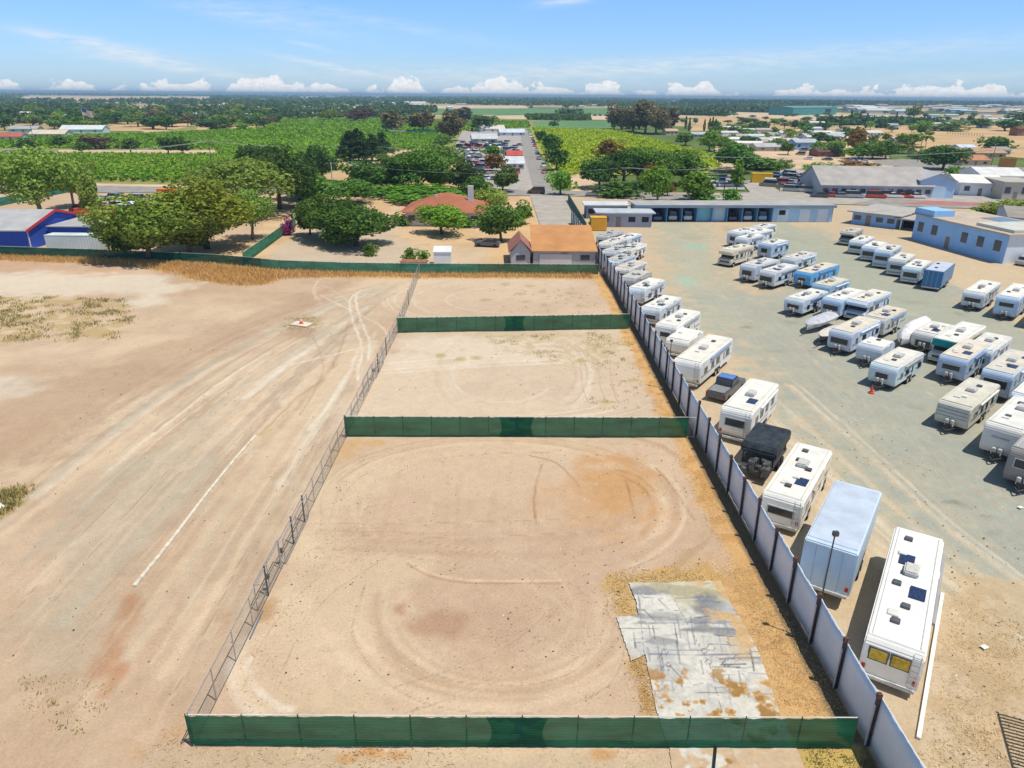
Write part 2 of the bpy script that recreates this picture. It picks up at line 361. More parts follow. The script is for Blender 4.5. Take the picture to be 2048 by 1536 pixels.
TAN = (.485, .365, .262); PALE = (.60, .475, .345); WHITE = (.66, .60, .51); BROWN = (.36, .235, .155); RUST = (.37, .17, .08); STRAW = (.56, .36, .13)
GREYG = (.33, .35, .31); YTAN = (.50, .405, .295)
def soil(X, Y, xs, ys):
    P = Paint(X, Y, TAN); P.xs = xs; P.ys = ys
    big = fbm(X, Y, 16, 1); med = fbm(X, Y, 4, 2); fine = fbm(X, Y, .9, 3, 3)
    P.blend(.75*sstep(.45, .62, big), PALE); P.blend(.5*sstep(.5, .3, big), (.44, .31, .215)); P.blend(.35*sstep(.5, .7, med), (.52, .40, .30))
    # ---- left lot: long wheel tracks that run from lower left and bend away to the right
    g1 = [(-200, 1080), (60, 900), (300, 745), (480, 655), (640, 600), (790, 560)]
    g2 = [(300, 1560), (440, 1290), (560, 1060), (650, 880), (745, 700), (800, 590)]
    G1 = W(g1); G2 = W(g2)
    r = random.Random(5)
    for i in range(150):
        t = r.random(); a, b = sorted((r.uniform(0, .9), r.uniform(.1, 1.0)))
        if b-a < .15: b = min(1, a+.35)
        pts = [((1-t)*p[0]+t*q[0]+r.uniform(-.2, .2), (1-t)*p[1]+t*q[1]) for p, q in zip(G1, G2)]
        pts = smooth_line(pts, 10); n = len(pts); pts = pts[int(a*(n-1)):int(b*(n-1))+1]
        if len(pts) < 3: continue
        c = r.choice([PALE, PALE, WHITE, (.37, .27, .19), (.40, .295, .21), (.44, .39, .31), (.42, .39, .31)])
        P.stroke(pts, r.uniform(.12, .9), c, r.uniform(.2, .6), r.uniform(.5, 1.6), world=True, sm=False, seed=i)
    P.patch([(-60, 800), (330, 690), (690, 560), (600, 640), (500, 690), (330, 770), (130, 830), (-60, 990)], (.40, .28, .195), .55, 3, 3, 31)
    P.patch([(-60, 870), (250, 800), (180, 900), (-40, 1010)], (.41, .29, .2), .35, 3, 3, 32)
    P.patch([(0, 1230), (150, 1060), (300, 900), (420, 880), (420, 980), (250, 1190), (120, 1340), (-20, 1400)], (.40, .36, .28), .45, 4, 4, 33)
    for pts, w, c, a in [([(255, 1200), (230, 1270), (205, 1340)], .9, RUST, .45), ([(245, 1330), (215, 1370), (200, 1390)], .5, RUST, .4), ([(520, 870), (590, 800), (660, 740), (700, 640)], .25, BROWN, .4),
                         ([(715, 760), (722, 690), (705, 640), (700, 600), (722, 580)], .25, WHITE, .7), ([(735, 720), (738, 680), (722, 640), (712, 600), (716, 585)], .25, WHITE, .7),
                         ([(620, 860), (690, 760), (715, 700)], .3, WHITE, .55), ([(640, 590), (700, 620), (760, 650), (775, 670)], .25, WHITE, .45), ([(560, 735), (640, 715), (730, 693)], .3, WHITE, .5),
                         ([(630, 600), (640, 570), (680, 590), (720, 625)], .2, PALE, .5), ([(640, 600), (628, 585), (640, 560), (690, 555)], .25, WHITE, .35), ([(600, 830), (640, 760), (645, 720), (620, 660)], .18, BROWN, .35)]:
        P.stroke(pts, w, c, a)
    # pale crust upper left, weeds band
    P.patch([(-80, 545), (120, 540), (300, 545), (370, 570), (330, 600), (290, 615), (240, 590), (120, 585), (-80, 600)], (.60, .53, .44), .85, 5, 4, 12)
    P.patch([(-80, 520), (200, 520), (420, 540), (330, 552), (-80, 545)], (.50, .30, .20), .55, 3, 2.5, 13, cover=.42)
    P.patch([(-80, 740), (30, 752), (75, 790), (30, 800), (-80, 800)], (.57, .51, .43), .75, 3, 3, 14)
    P.patch([(-80, 600), (60, 590), (250, 600), (275, 640), (230, 680), (-80, 690)], (.42, .31, .15), .75, 3, 1.6, 15, cover=.5)
    P.patch([(-80, 1000), (-10, 985), (55, 975), (45, 1000), (10, 1030), (-80, 1060)], (.34, .22, .06), .8, 1.2, 1, 16)
    P.patch([(280, 1420), (400, 1440), (420, 1600), (250, 1600)], (.44, .29, .15), .6, 2, 1.2, 17, cover=.5)
    P.patch([(20, 1350), (230, 1370), (200, 1480), (40, 1450)], (.36, .27, .18), .4, 2, 1.2, 18, cover=.5)
    P.spot(605, 645, 36, 16, (.33, .26, .14), .8, .8); P.spot(600, 665, 40, 14, (.36, .24, .17), .6)
    P.patch([(515, 868), (540, 850), (560, 862), (525, 885)], (.50, .38, .2), .7, .8)
    # dry verge along the back fence
    P.blend(.9*sstep(backy(X)-3.2-2.5*fbm(X, Y, 3, 8), backy(X)-1.2, Y)*(X < 14)*(Y < backy(X)+1), (.50, .315, .11))
    P.patch([(270, 515), (450, 530), (560, 545), (530, 565), (470, 570), (400, 560), (340, 545), (270, 530)], (.52, .33, .11), .9, 2.5, 2, 20)
    # ---- plot one (front)
    P.patch([(700, 880), (1370, 880), (1640, 1430), (400, 1430)], (.50, .37, .275), .55, 2, 6, 40)
    P.patch([(640, 940), (760, 880), (720, 1000), (600, 1200), (560, 1260), (540, 1200)], (.58, .49, .35), .5, 3, 3, 41)
    P.patch([(620, 1070), (840, 1090), (820, 1250), (760, 1420), (560, 1420), (560, 1250)], (.60, .49, .345), .5, 4, 3, 42)
    rr = random.Random(11)
    def arcs(cx, cy, rx, ry, a0, a1, n, wv, cols, al, spread=.25):
        for i in range(n):
            k = 1+rr.uniform(-spread, spread); s = a0+rr.uniform(0, .3)*(a1-a0); e = a1-rr.uniform(0, .3)*(a1-a0)
            pts = [(cx+rx*k*math.cos(t), cy+ry*k*math.sin(t)) for t in np.linspace(s, e, 14)]
            P.stroke(pts, rr.uniform(*wv), rr.choice(cols), rr.uniform(*al), rr.uniform(.6, 1.8), sm=False, seed=rr.randint(1, 999))
    R = math.pi
    arcs(1000, 1225, 235, 150, -.1*R, 1.1*R, 30, (.10, .5), [PALE, (.57, .45, .33), (.41, .28, .19), (.43, .30, .205), PALE], (.15, .42), .32)
    arcs(1000, 1235, 330, 175, .35*R, 1.0*R, 9, (.15, .6), [PALE, (.40, .27, .18)], (.2, .5), .12)
    arcs(990, 1010, 300, 115, .75*R, 2.25*R, 20, (.10, .4), [PALE, (.42, .29, .2), (.55, .43, .31)], (.2, .5), .25)
    arcs(1180, 1020, 190, 120, -.45*R, .4*R, 14, (.12, .4), [PALE, (.40, .27, .17), (.44, .29, .18)], (.25, .55), .35)
    arcs(590, 1330, 110, 110, .5*R, 1.2*R, 7, (.2, .6), [PALE, WHITE, (.42, .29, .2)], (.3, .6), .2)
    P.spot(1235, 970, 95, 75, (.49, .27, .11), .75, 1.2); P.spot(1180, 1010, 110, 70, (.50, .30, .15), .45, 1.5)
    for pts in ([(1060, 912), (1110, 925), (1150, 960), (1158, 975)], [(1235, 940), (1280, 955), (1312, 985)], [(1240, 950), (1285, 975), (1300, 995)], [(1310, 935), (1350, 980), (1390, 1040)], [(1250, 960), (1262, 1000), (1268, 1030)], [(1085, 930), (1068, 990), (1072, 1050)]):
        P.stroke(pts, .16, (.33, .20, .10), .55, .6)
    for i in range(18):
        x = rr.uniform(620, 1060); y = rr.uniform(900, 1050)
        P.stroke([(x, y), (x-rr.uniform(2, 22)*(1050-x)/300, y+rr.uniform(40, 150))], rr.uniform(.1, .3), rr.choice([PALE, (.43, .31, .22), (.41, .29, .2)]), rr.uniform(.15, .35), 1.3, sm=False, seed=i)
    P.stroke([(640, 1070), (900, 1082), (1200, 1060), (1300, 1000)], .9, (.44, .31, .22), .5, 1.4)
    P.stroke([(655, 1095), (860, 1105), (1120, 1110), (1290, 1075)], .5, (.43, .30, .21), .45, 1.)
    P.stroke([(640, 1060), (900, 1068)], .15, BROWN, .35, .6)
    P.stroke([(815, 1122), (850, 1142), (900, 1156), (985, 1163), (1130, 1161)], .17, (.62, .46, .33), .6, .5, breakup=.1); P.stroke([(815, 1127), (850, 1148), (900, 1162), (985, 1168), (1130, 1166)], .14, BROWN, .6, .5, breakup=.2)
    P.spot(880, 1250, 75, 32, (.36, .2, .13), .6, .9); P.spot(798, 1220, 16, 14, (.35, .17, .1), .6, .5); P.spot(530, 1225, 26, 28, (.36, .21, .10), .75, .7); P.spot(440, 1232, 30, 16, (.38, .25, .16), .55, .8)
    P.spot(990, 1240, 110, 50, (.42, .29, .21), .45, 1.5); P.spot(1010, 1340, 160, 40, (.43, .29, .2), .35, 2)
    P.patch([(700, 878), (790, 882), (720, 900), (660, 935), (680, 890)], (.50, .33, .15), .7, 1, .8, 44)
    P.patch([(1210, 1150), (1420, 1130), (1450, 1170), (1250, 1172), (1275, 1235), (1235, 1240), (1215, 1190)], (.48, .32, .11), .85, .8, .8, 45)
    P.patch([(1262, 1318), (1290, 1312), (1312, 1430), (1290, 1430)], (.42, .25, .07), .9, .5, .6, 46)
    # crisp paired tyre marks left by turning vehicles
    def tyres(px, gap=1.6, a=.55, n=1):
        pts = smooth_line(W(px), 10)
        for sgn in (-.5, .5):
            q = []
            for i in range(len(pts)):
                p0 = pts[max(0, i-1)]; p1 = pts[min(len(pts)-1, i+1)]; l = math.hypot(p1[0]-p0[0], p1[1]-p0[1])+1e-6
                q.append((pts[i][0]-(p1[1]-p0[1])/l*gap*sgn, pts[i][1]+(p1[0]-p0[0])/l*gap*sgn))
            P.stroke(q, .20, (.58, .46, .34), a*.7, .7, world=True, sm=False, breakup=.6, seed=7); P.stroke(q, .07, (.30, .205, .14), a, .7, world=True, sm=False, breakup=.75, seed=rr.randint(1, 500))
    for px in ([(640, 1080), (840, 1100), (1060, 1150), (1200, 1250), (1190, 1350), (1040, 1400), (840, 1370), (740, 1270), (760, 1170)], [(620, 1060), (900, 1060), (1250, 1040), (1370, 970), (1330, 910), (1180, 895), (900, 905), (740, 960), (680, 1060)],
               [(520, 1380), (560, 1280), (640, 1180), (760, 1100)], [(1210, 1180), (1330, 1130), (1440, 1080), (1420, 990)], [(800, 1400), (1000, 1330), (1120, 1230), (1080, 1140)], [(760, 820), (860, 760), (1000, 740), (1120, 790), (1230, 815)], [(850, 700), (1000, 740), (1090, 800)], [(1110, 690), (1150, 740), (1190, 810)],
               [(60, 1500), (250, 1200), (420, 980), (560, 820), (690, 700)], [(-20, 1330), (180, 1080), (360, 900), (560, 740), (700, 650)], [(330, 1500), (430, 1290), (560, 1020), (660, 860)], [(-40, 980), (200, 840), (420, 720), (620, 640)], [(560, 590), (640, 575), (730, 600), (780, 640)], [(870, 590), (1000, 580), (1150, 600), (1180, 640)]):
        tyres(px, a=rr.uniform(.35, .65))
    # plots two and three
    P.patch([(800, 660), (1260, 660), (1345, 835), (700, 835)], (.575, .485, .385), .55, 2, 5, 50)
    P.patch([(850, 560), (1190, 560), (1245, 650), (805, 650)], (.54, .43, .33), .45, 2, 5, 51)
    P.patch([(800, 680), (1100, 670), (1150, 720), (760, 745)], (.66, .58, .48), .55, 2, 4, 52, cover=.4)
    arcs(1010, 755, 120, 60, .1*R, .9*R, 6, (.1, .3), [WHITE, (.46, .36, .27)], (.15, .3), .5); arcs(960, 750, 70, 60, .6*R, 1.5*R, 5, (.1, .3), [WHITE, (.46, .36, .27)], (.15, .35), .4)
    arcs(1110, 750, 60, 60, -.5*R, .5*R, 8, (.1, .3), [WHITE, (.42, .33, .25)], (.2, .4), .4)
    arcs(1010, 800, 260, 40, .05*R, .6*R, 8, (.1, .3), [WHITE, (.45, .35, .26)], (.2, .5), .3)
    for y in (728, 741, 748): P.stroke([(765, y), (880, y-9), (1010, y-17), (1120, y-22)], .28, WHITE, .6, .8)
    for x in (1160, 1196, 1220): P.stroke([(x, 720), (x+4, 770), (x+18, 806)], .12, (.40, .30, .22), .55, .8)
    arcs(1000, 600, 170, 38, .2*R, 1.9*R, 12, (.08, .3), [WHITE, (.44, .34, .26)], (.2, .45), .5)
    P.patch([(960, 668), (1250, 662), (1280, 720), (1180, 735), (1010, 705)], (.43, .35, .19), .5, 2, .8, 53, cover=.5)
    for (x, y) in [(880, 712), (922, 718), (952, 716), (1210, 803), (1270, 760), (1160, 722)]: P.spot(x, y, 14, 5, (.38, .31, .12), .7, .5)
    for (x, y) in [(1010, 568), (1060, 572), (1040, 588), (1085, 584), (1140, 586), (970, 600), (1090, 610), (1050, 604), (1160, 612)]: P.spot(x, y, 12, 3.5, (.38, .32, .16), .7, .5)
    # orange verge and painted shade strip beside the wall
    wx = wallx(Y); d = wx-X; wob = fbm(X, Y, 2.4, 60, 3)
    ver = sstep(0, .1, d)*sstep(1.9+1.5*wob, 1.0+1.2*wob, d)*(Y < 106)
    P.blend(.9*ver, (.56, .345, .15)); P.blend(.6*ver*sstep(.5, .62, fine), (.43, .24, .08))
    ver2 = sstep(0, .1, d)*sstep(4.4, 3., d-1.3*wob)*sstep(36, 31, Y)
    P.blend(.85*ver2, (.55, .345, .145)); P.blend(.55*ver2*sstep(.48, .6, fbm(X, Y, .5, 61, 3)), (.40, .23, .09))
    P.blend(.85*sstep(0, .1, d)*sstep(1.1, .8, d)*(Y < 106), (.13, .105, .075))  # wall's shade strip deepened by dark colour painted into the soil
    # in front of the first fence
    P.patch([(300, 1510), (1340, 1510), (1340, 1640), (250, 1640)], (.46, .375, .27), .6, .8, 2, 70)
    for (x, y) in [(740, 1503), (690, 1515), (1205, 1510), (790, 1508)]: P.spot(x, y, 30, 14, (.48, .25, .09), .7, .5)
    P.patch([(1560, 1490), (1720, 1500), (1760, 1640), (1560, 1640)], (.46, .36, .12), .85, .6, .8, 71)
    # ---- RV yard
    yard = (X > wx+.02)
    def yp(m, c): P.blend(m*yard, c)
    yp(np.ones_like(X)*1., YTAN)
    yp(.6*sstep(.4, .65, med), (.47, .38, .25)); yp(.35*sstep(.5, .7, big), (.50, .40, .28))
    for pts, w, c, a, s in [([(1345, 440), (1390, 520), (1440, 600), (1560, 720), (1700, 860), (1850, 1010), (2080, 1200)], 7.5, (.37, .375, .305), .75, 1.0),
                         ([(1500, 640), (1650, 740), (1800, 900), (2000, 1030), (2120, 1150)], 10, GREYG, .9, .8), ([(1560, 470), (1700, 560), (1850, 660), (2060, 760)], 12, (.33, .36, .30), .85, .7),
                         ([(1400, 480), (1380, 560), (1440, 640)], 5, (.40, .41, .33), .5, 1.), ([(1450, 600), (1640, 660), (1850, 830), (2050, 960)], 9, GREYG, .6, .8), ([(1580, 500), (1700, 520), (1900, 600), (2100, 720)], 8, GREYG, .7, .6)]:
        P.stroke(pts, w, c, a, s, breakup=.35)
    P.patch([(1500, 600), (1620, 560), (1800, 620), (2080, 800), (2080, 1100), (1900, 1000), (1700, 800)], GREYG, .7, 5, 5, 72)
    P.patch([(1480, 520), (1560, 440), (1640, 460), (2080, 690), (2080, 780), (1700, 600)], (.34, .36, .30), .75, 4, 4, 73)
    for i in range(34):
        t = i/34; q = [(1560, 760), (1700, 880), (1850, 1020), (2060, 1180)]; ox = rr.uniform(-120, 60); oy = rr.uniform(-10, 120)
        P.stroke([(x+ox, y+oy) for x, y in q], rr.uniform(.1, .5), rr.choice([(.60, .53, .42), (.56, .46, .33), (.40, .38, .30)]), rr.uniform(.25, .55), 1., seed=i+200)
    for (x, y, rx, ry) in [(1392, 494, 26, 7), (1372, 562, 24, 9)]: P.spot(x, y, rx, ry, (.30, .46, .38), .8, 1)
    P.patch([(1900, 1150), (2080, 1180), (2080, 1536), (1950, 1500), (1880, 1300)], (.51, .385, .24), .7, 3, 2, 74)
    P.patch([(1930, 1150), (2080, 1230), (2080, 1600), (1800, 1600), (1840, 1400)], (.38, .28, .16), .45, 2, 1.2, 75, cover=.5)
    P.mul(1+.0*X)
    P.patch([(1700, 470), (1900, 560), (2080, 690), (2080, 560), (1830, 470)], (.55, .44, .31), .6, 3, 3, 76)
    for i in range(110):
        x = rr.uniform(1330, 2040); y = rr.uniform(450, 1150)
        if y > 560+(x-1300)*1.0 or y < 430+(x-1500)*.3: continue
        P.spot(x, y, rr.uniform(6, 26), rr.uniform(3, 10), rr.choice([(.20, .19, .17), (.27, .27, .23), (.52, .46, .36), (.44, .42, .35)]), rr.uniform(.25, .6), .8, i)
    for i in range(9):
        o = rr.uniform(-60, 90); tyres([(1380+o, 470), (1420+o, 560), (1560+o, 720), (1760+o*1.3, 900), (2040+o*1.6, 1120)], a=rr.uniform(.12, .3))
    # ---- yards beyond the back fence
    nb = (Y > backy(X)+.1) & (X < wx+.0)
    P.blend(nb*.9, (.54, .37, .215)); P.blend(nb*.6*sstep(.4, .6, med), (.60, .45, .30))
    P.patch([(510, 530), (600, 460), (760, 440), (840, 500), (840, 530)], (.49, .42, .34), .8, 3, 4, 80); P.patch([(760, 500), (1040, 490), (1060, 520), (760, 535)], (.50, .42, .32), .6, 3, 4, 81)
    P.patch([(1060, 470), (1080, 400), (1140, 400), (1150, 470)], (.50, .47, .42), .8, 2, 3, 82); P.patch([(1000, 470), (1060, 410), (1080, 470), (1040, 520), (980, 520)], (.60, .40, .2), .7, 3, 3, 83)
    P.patch([(-60, 385), (480, 375), (500, 470), (260, 500), (-60, 500)], (.47, .36, .27), .7, 4, 4, 84)
    P.mul(.93+.14*fbm(X, Y, .45, 90, 2)); P.mul(.90+.12*med); P.C *= np.array([1.03, 1.015, 1.0], np.float32)
    return P.C
xs = np.concatenate([-geo_axis(22, 158, .10, .6)[::-1], np.arange(-22+.10, 19, .10), geo_axis(19, 152, .10, .55)])
ys = geo_axis(13, 206, .08, .62)
def rough(X, Y):
    h = (fbm(X, Y, 1.2, 7, 3)-.5)*.05+(fbm(X, Y, 7, 9, 2)-.5)*.10
    return h*sstep(150, 110, Y)-.02*(Y > 150)
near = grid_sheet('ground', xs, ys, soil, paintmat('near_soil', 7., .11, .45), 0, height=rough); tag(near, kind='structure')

def far_ground():
    m = bpy.data.materials.new('countryside'); m.use_nodes = True; nt = m.node_tree; N = nt.nodes; L = nt.links; b = N['Principled BSDF']; b.inputs['Roughness'].default_value = .95; b.inputs['Specular IOR Level'].default_value = .05
    tc = N.new('ShaderNodeTexCoord'); mp = N.new('ShaderNodeMapping'); mp.inputs['Rotation'].default_value = (0, 0, .06); L.new(tc.outputs['Object'], mp.inputs[0])
    v = N.new('ShaderNodeTexVoronoi'); v.inputs['Scale'].default_value = 1/260.; v.distance = 'CHEBYCHEV'; L.new(mp.outputs[0], v.inputs['Vector'])
    sc = N.new('ShaderNodeSeparateColor'); L.new(v.outputs['Color'], sc.inputs[0])
    r = N.new('ShaderNodeValToRGB'); r.color_ramp.interpolation = 'CONSTANT'; L.new(sc.outputs[0], r.inputs[0])
    cols = [(0, (.42, .31, .17)), (.2, (.12, .17, .05)), (.4, (.50, .38, .23)), (.55, (.09, .13, .04)), (.68, (.46, .36, .22)), (.82, (.14, .23, .08)), (.92, (.38, .30, .18))]
    e = r.color_ramp.elements
    for i, (p, c) in enumerate(cols):
        q = e[i] if i < 2 else e.new(p); q.position = p; q.color = (*c, 1)
    n = N.new('ShaderNodeTexNoise'); n.inputs['Scale'].default_value = .03; n.inputs['Detail'].default_value = 6; L.new(tc.outputs['Object'], n.inputs['Vector'])
    mr = N.new('ShaderNodeMapRange'); mr.inputs[1].default_value = .3; mr.inputs[2].default_value = .7; mr.inputs[3].default_value = .75; mr.inputs[4].default_value = 1.2; L.new(n.outputs['Fac'], mr.inputs[0])
    mx = N.new('ShaderNodeMix'); mx.data_type = 'RGBA'; mx.blend_type = 'MULTIPLY'; mx.inputs[0].default_value = 1; L.new(r.outputs[0], mx.inputs[6]); L.new(mr.outputs[0], mx.inputs[7])
    L.new(mx.outputs[2], b.inputs['Base Color']); return m
tag(MB().face([(-22000, -150, -.12), (22000, -150, -.12), (22000, 24000, -.12), (-22000, 24000, -.12)]).build('terrain', far_ground()), kind='structure')

SH = 0
FIELDS = []
def sheet(name, px, m, z=None, world=False, kind='structure'):
    global SH
    SH += 1; pts = px if world else W(px)
    FIELDS.append(pts)
    Yc = max(p[1] for p in pts)
    z = (.02+SH*.003) if z is None else z
    b = MB(); b.face([(p[0], p[1], z) for p in pts]); return tag(b.build(name, m), kind=kind)
asph = mat('asphalt_grey', (.30, .285, .27), .9, .12, .35); asph2 = mat('asphalt_pale', (.40, .37, .34), .9, .1, .3); redc = mat('red_surface', (.42, .17, .17), .9, .1, .3)
gold = mat('golden_field', (.58, .40, .21), .95, .16, .02, col2=(.46, .31, .16)); tanf = mat('tan_field', (.60, .46, .32), .95, .1, .02); grn = mat('crop_green', (.115, .24, .085), .95, .12, .02); grnd = mat('crop_dark', (.09, .14, .045), .95, .2, .03)
vsoil = mat('vineyard_soil', (.26, .27, .08), .95, .2, .3); vsoil2 = mat('vineyard_soil_yellow', (.33, .35, .07), .95, .2, .3); dirtm = mat('dirt_path', (.60, .44, .29), .95, .1, .1)
# fields (ordered far to near)
sheet('golden_field', [(0, 203), (420, 200), (425, 193), (60, 191)], tanf); sheet('golden_field', [(590, 196), (760, 196), (760, 193.4), (600, 193.2)], tanf)
sheet('field', [(640, 222), (860, 219), (860, 211), (700, 213)], tanf); sheet('field', [(860, 219), (1060, 219), (1050, 211), (860, 211)], tanf)
sheet('field', [(870, 230), (1240, 229), (1235, 216), (870, 217)], grn); sheet('field', [(1000, 238), (1250, 240), (1240, 229), (990, 231)], tanf)
sheet('field', [(1056, 240), (1180, 241), (1180, 230), (1050, 231)], grnd); sheet('field', [(1070, 258), (1232, 258), (1226, 241), (1056, 242)], grn)
sheet('golden_field', [(1440, 240), (1700, 243), (1730, 230), (1470, 224)], tanf); sheet('golden_field', [(1380, 262), (1500, 262), (1560, 236), (1400, 232)], gold)
sheet('golden_field', [(1755, 275), (1860, 300), (2200, 330), (2200, 248), (1900, 247), (1740, 258)], gold); sheet('golden_field', [(1440, 255), (1640, 262), (1640, 240), (1450, 236)], gold)
sheet('golden_field', [(100, 262), (520, 262), (640, 250), (560, 243), (120, 252)], gold); sheet('golden_field', [(280, 268), (560, 258), (560, 248), (300, 250)], gold)
sheet('vineyard_ground', [(-400, 362), (370, 371), (640, 360), (900, 300), (930, 262), (1075, 258), (1060, 238), (740, 236), (420, 246), (330, 262), (190, 272), (-400, 275)], vsoil)
sheet('vineyard_ground', [(1118, 355), (1180, 352), (1480, 345), (1440, 310), (1300, 280), (1235, 262), (1060, 255), (1075, 300)], vsoil2)
sheet('field', [(950, 258), (1062, 256), (1056, 243), (940, 244)], vsoil)
sheet('golden_field', [(390, 263), (560, 253), (640, 242), (560, 240), (400, 248)], gold); sheet('dirt_path', [(100, 309), (350, 311), (430, 307), (430, 301), (120, 300)], dirtm)
sheet('dirt_path', [(655, 330), (770, 335), (830, 300), (800, 284), (770, 310), (680, 314)], dirtm); sheet('vineyard_ground', [(770, 300), (865, 300), (880, 268), (778, 268)], dirtm)
sheet('dirt_path', [(1140, 392), (1290, 398), (1210, 372), (1180, 348), (1142, 350)], dirtm); sheet('dirt_path', [(-300, 378), (370, 378), (380, 371), (-300, 358)], dirtm)
sheet('dirt_path', [(1430, 340), (1480, 345), (1520, 320), (1470, 318)], dirtm)
# roads
sheet('dirt_ground', [(1430, 338), (1790, 338), (1750, 262), (1430, 258)], dirtm); sheet('dirt_ground', [(370, 376), (1040, 376), (1000, 320), (640, 345), (420, 364)], gold)
sheet('road', [(-500, 384), (430, 386), (760, 392), (1130, 392), (1290, 399), (1700, 410), (2500, 436), (2500, 416), (1760, 396), (1290, 386), (1080, 381), (700, 381), (200, 372), (-500, 369)], asph)
sheet('paved_lot', [(1380, 398), (1700, 409), (1760, 397), (1560, 384), (1530, 360), (1480, 362), (1500, 385), (1390, 390)], asph2)
sheet('paved_lot', [(1400, 380), (1490, 380), (1480, 352), (1420, 352)], asph2)
sheet('road', [(1068, 384), (1112, 384), (1075, 300), (1052, 256), (1035, 256), (1045, 300)], asph); sheet('junkyard_ground', [(930, 372), (1068, 384), (1045, 300), (1040, 262), (925, 262), (905, 300)], asph2)
sheet('red_court', [(1790, 408), (2100, 416), (2100, 404), (1880, 400)], redc); sheet('driveway', [(1060, 392), (1130, 392), (1180, 462), (1085, 466)], asph2)
sheet('paved_lot', [(1560, 338), (1850, 338), (2300, 350), (2300, 420), (1760, 398), (1560, 384)], asph2)
sheet('road', [(2300, 352), (2040, 335), (1800, 318), (1740, 322), (1760, 330), (2000, 350), (2300, 372)], asph)
# ------------------------------------------------------------------ foreground: fences, wall, slab, small things
steel = mat('galvanised_steel', (.42, .44, .46), .45, .1, 3, metal=.6); darksteel = mat('dark_steel', (.10, .11, .115), .5, .1, 3, metal=.3)
white_rail = mat('pale_rail', (.62, .62, .60), .5, .08, 2)
def screenmat(name, col, tr, weave=38.):
    m = bpy.data.materials.new(name); m.use_nodes = True; nt = m.node_tree; N = nt.nodes; L = nt.links; b = N['Principled BSDF']; b.inputs['Roughness'].default_value = .75; b.inputs['Specular IOR Level'].default_value = .15
    tc = N.new('ShaderNodeTexCoord'); nz = N.new('ShaderNodeTexNoise'); nz.inputs['Scale'].default_value = .9; nz.inputs['Detail'].default_value = 4
    mp = N.new('ShaderNodeMapping'); mp.inputs['Scale'].default_value = (.6, .6, 2.); L.new(tc.outputs['Object'], mp.inputs[0]); L.new(mp.outputs[0], nz.inputs['Vector'])
    wv = N.new('ShaderNodeTexWave'); wv.bands_direction = 'Z'; wv.inputs['Scale'].default_value = 2.2; wv.inputs['Distortion'].default_value = 1.5; wv.inputs['Detail'].default_value = 2; L.new(tc.outputs['Object'], wv.inputs['Vector'])
    ad = N.new('ShaderNodeMath'); ad.operation = 'MULTIPLY_ADD'; L.new(wv.outputs['Fac'], ad.inputs[0]); ad.inputs[1].default_value = .18; L.new(nz.outputs['Fac'], ad.inputs[2])
    r = N.new('ShaderNodeValToRGB'); L.new(ad.outputs[0], r.inputs[0]); r.color_ramp.elements[0].position = .3; r.color_ramp.elements[0].color = (*[c*.6 for c in col], 1); r.color_ramp.elements[1].position = .85; r.color_ramp.elements[1].color = (*[min(1, c*1.55+.012) for c in col], 1)
    L.new(r.outputs[0], b.inputs['Base Color'])
    t = N.new('ShaderNodeBsdfTransparent'); tl = N.new('ShaderNodeBsdfTranslucent'); L.new(r.outputs[0], tl.inputs[0])
    m1 = N.new('ShaderNodeMixShader'); m1.inputs[0].default_value = .35; L.new(b.outputs[0], m1.inputs[1]); L.new(tl.outputs[0], m1.inputs[2])
    mx = N.new('ShaderNodeMixShader'); mx.inputs[0].default_value = tr; L.new(m1.outputs[0], mx.inputs[1]); L.new(t.outputs[0], mx.inputs[2]); L.new(mx.outputs[0], N['Material Output'].inputs[0])
    return m
scr = screenmat('green_windscreen', (.012, .120, .060), .055); scr2 = screenmat('teal_windscreen', (.005, .088, .060), .03); scr3 = screenmat('sea_green_windscreen', (.012, .20, .13), .05)
def chainmat():
    m = bpy.data.materials.new('chain_link'); m.use_nodes = True; nt = m.node_tree; N = nt.nodes; L = nt.links; b = N['Principled BSDF']
    b.inputs['Base Color'].default_value = (.38, .41, .44, 1); b.inputs['Metallic'].default_value = .4; b.inputs['Roughness'].default_value = .5
    tc = N.new('ShaderNodeTexCoord'); sx = N.new('ShaderNodeSeparateXYZ'); L.new(tc.outputs['Object'], sx.inputs[0])
    def M(op, a, b_=None):
        n = N.new('ShaderNodeMath'); n.operation = op
        for i, v in enumerate((a, b_)):
            if v is None: continue
            if isinstance(v, (int, float)): n.inputs[i].default_value = v
            else: L.new(v, n.inputs[i])
        return n.outputs[0]
    h = M('ADD', sx.outputs[0], sx.outputs[1]); o = []
    for sgn in (1, -1):
        u = M('ADD', h, M('MULTIPLY', sx.outputs[2], sgn)); f = M('FRACT', M('MULTIPLY', u, 1/.075)); o.append(M('LESS_THAN', f, .11))
    w = M('MAXIMUM', o[0], o[1])
    t = N.new('ShaderNodeBsdfTransparent'); mx = N.new('ShaderNodeMixShader'); L.new(w, mx.inputs[0]); L.new(t.outputs[0], mx.inputs[1]); L.new(b.outputs[0], mx.inputs[2]); L.new(mx.outputs[0], N['Material Output'].inputs[0])
    return m
chain = chainmat()

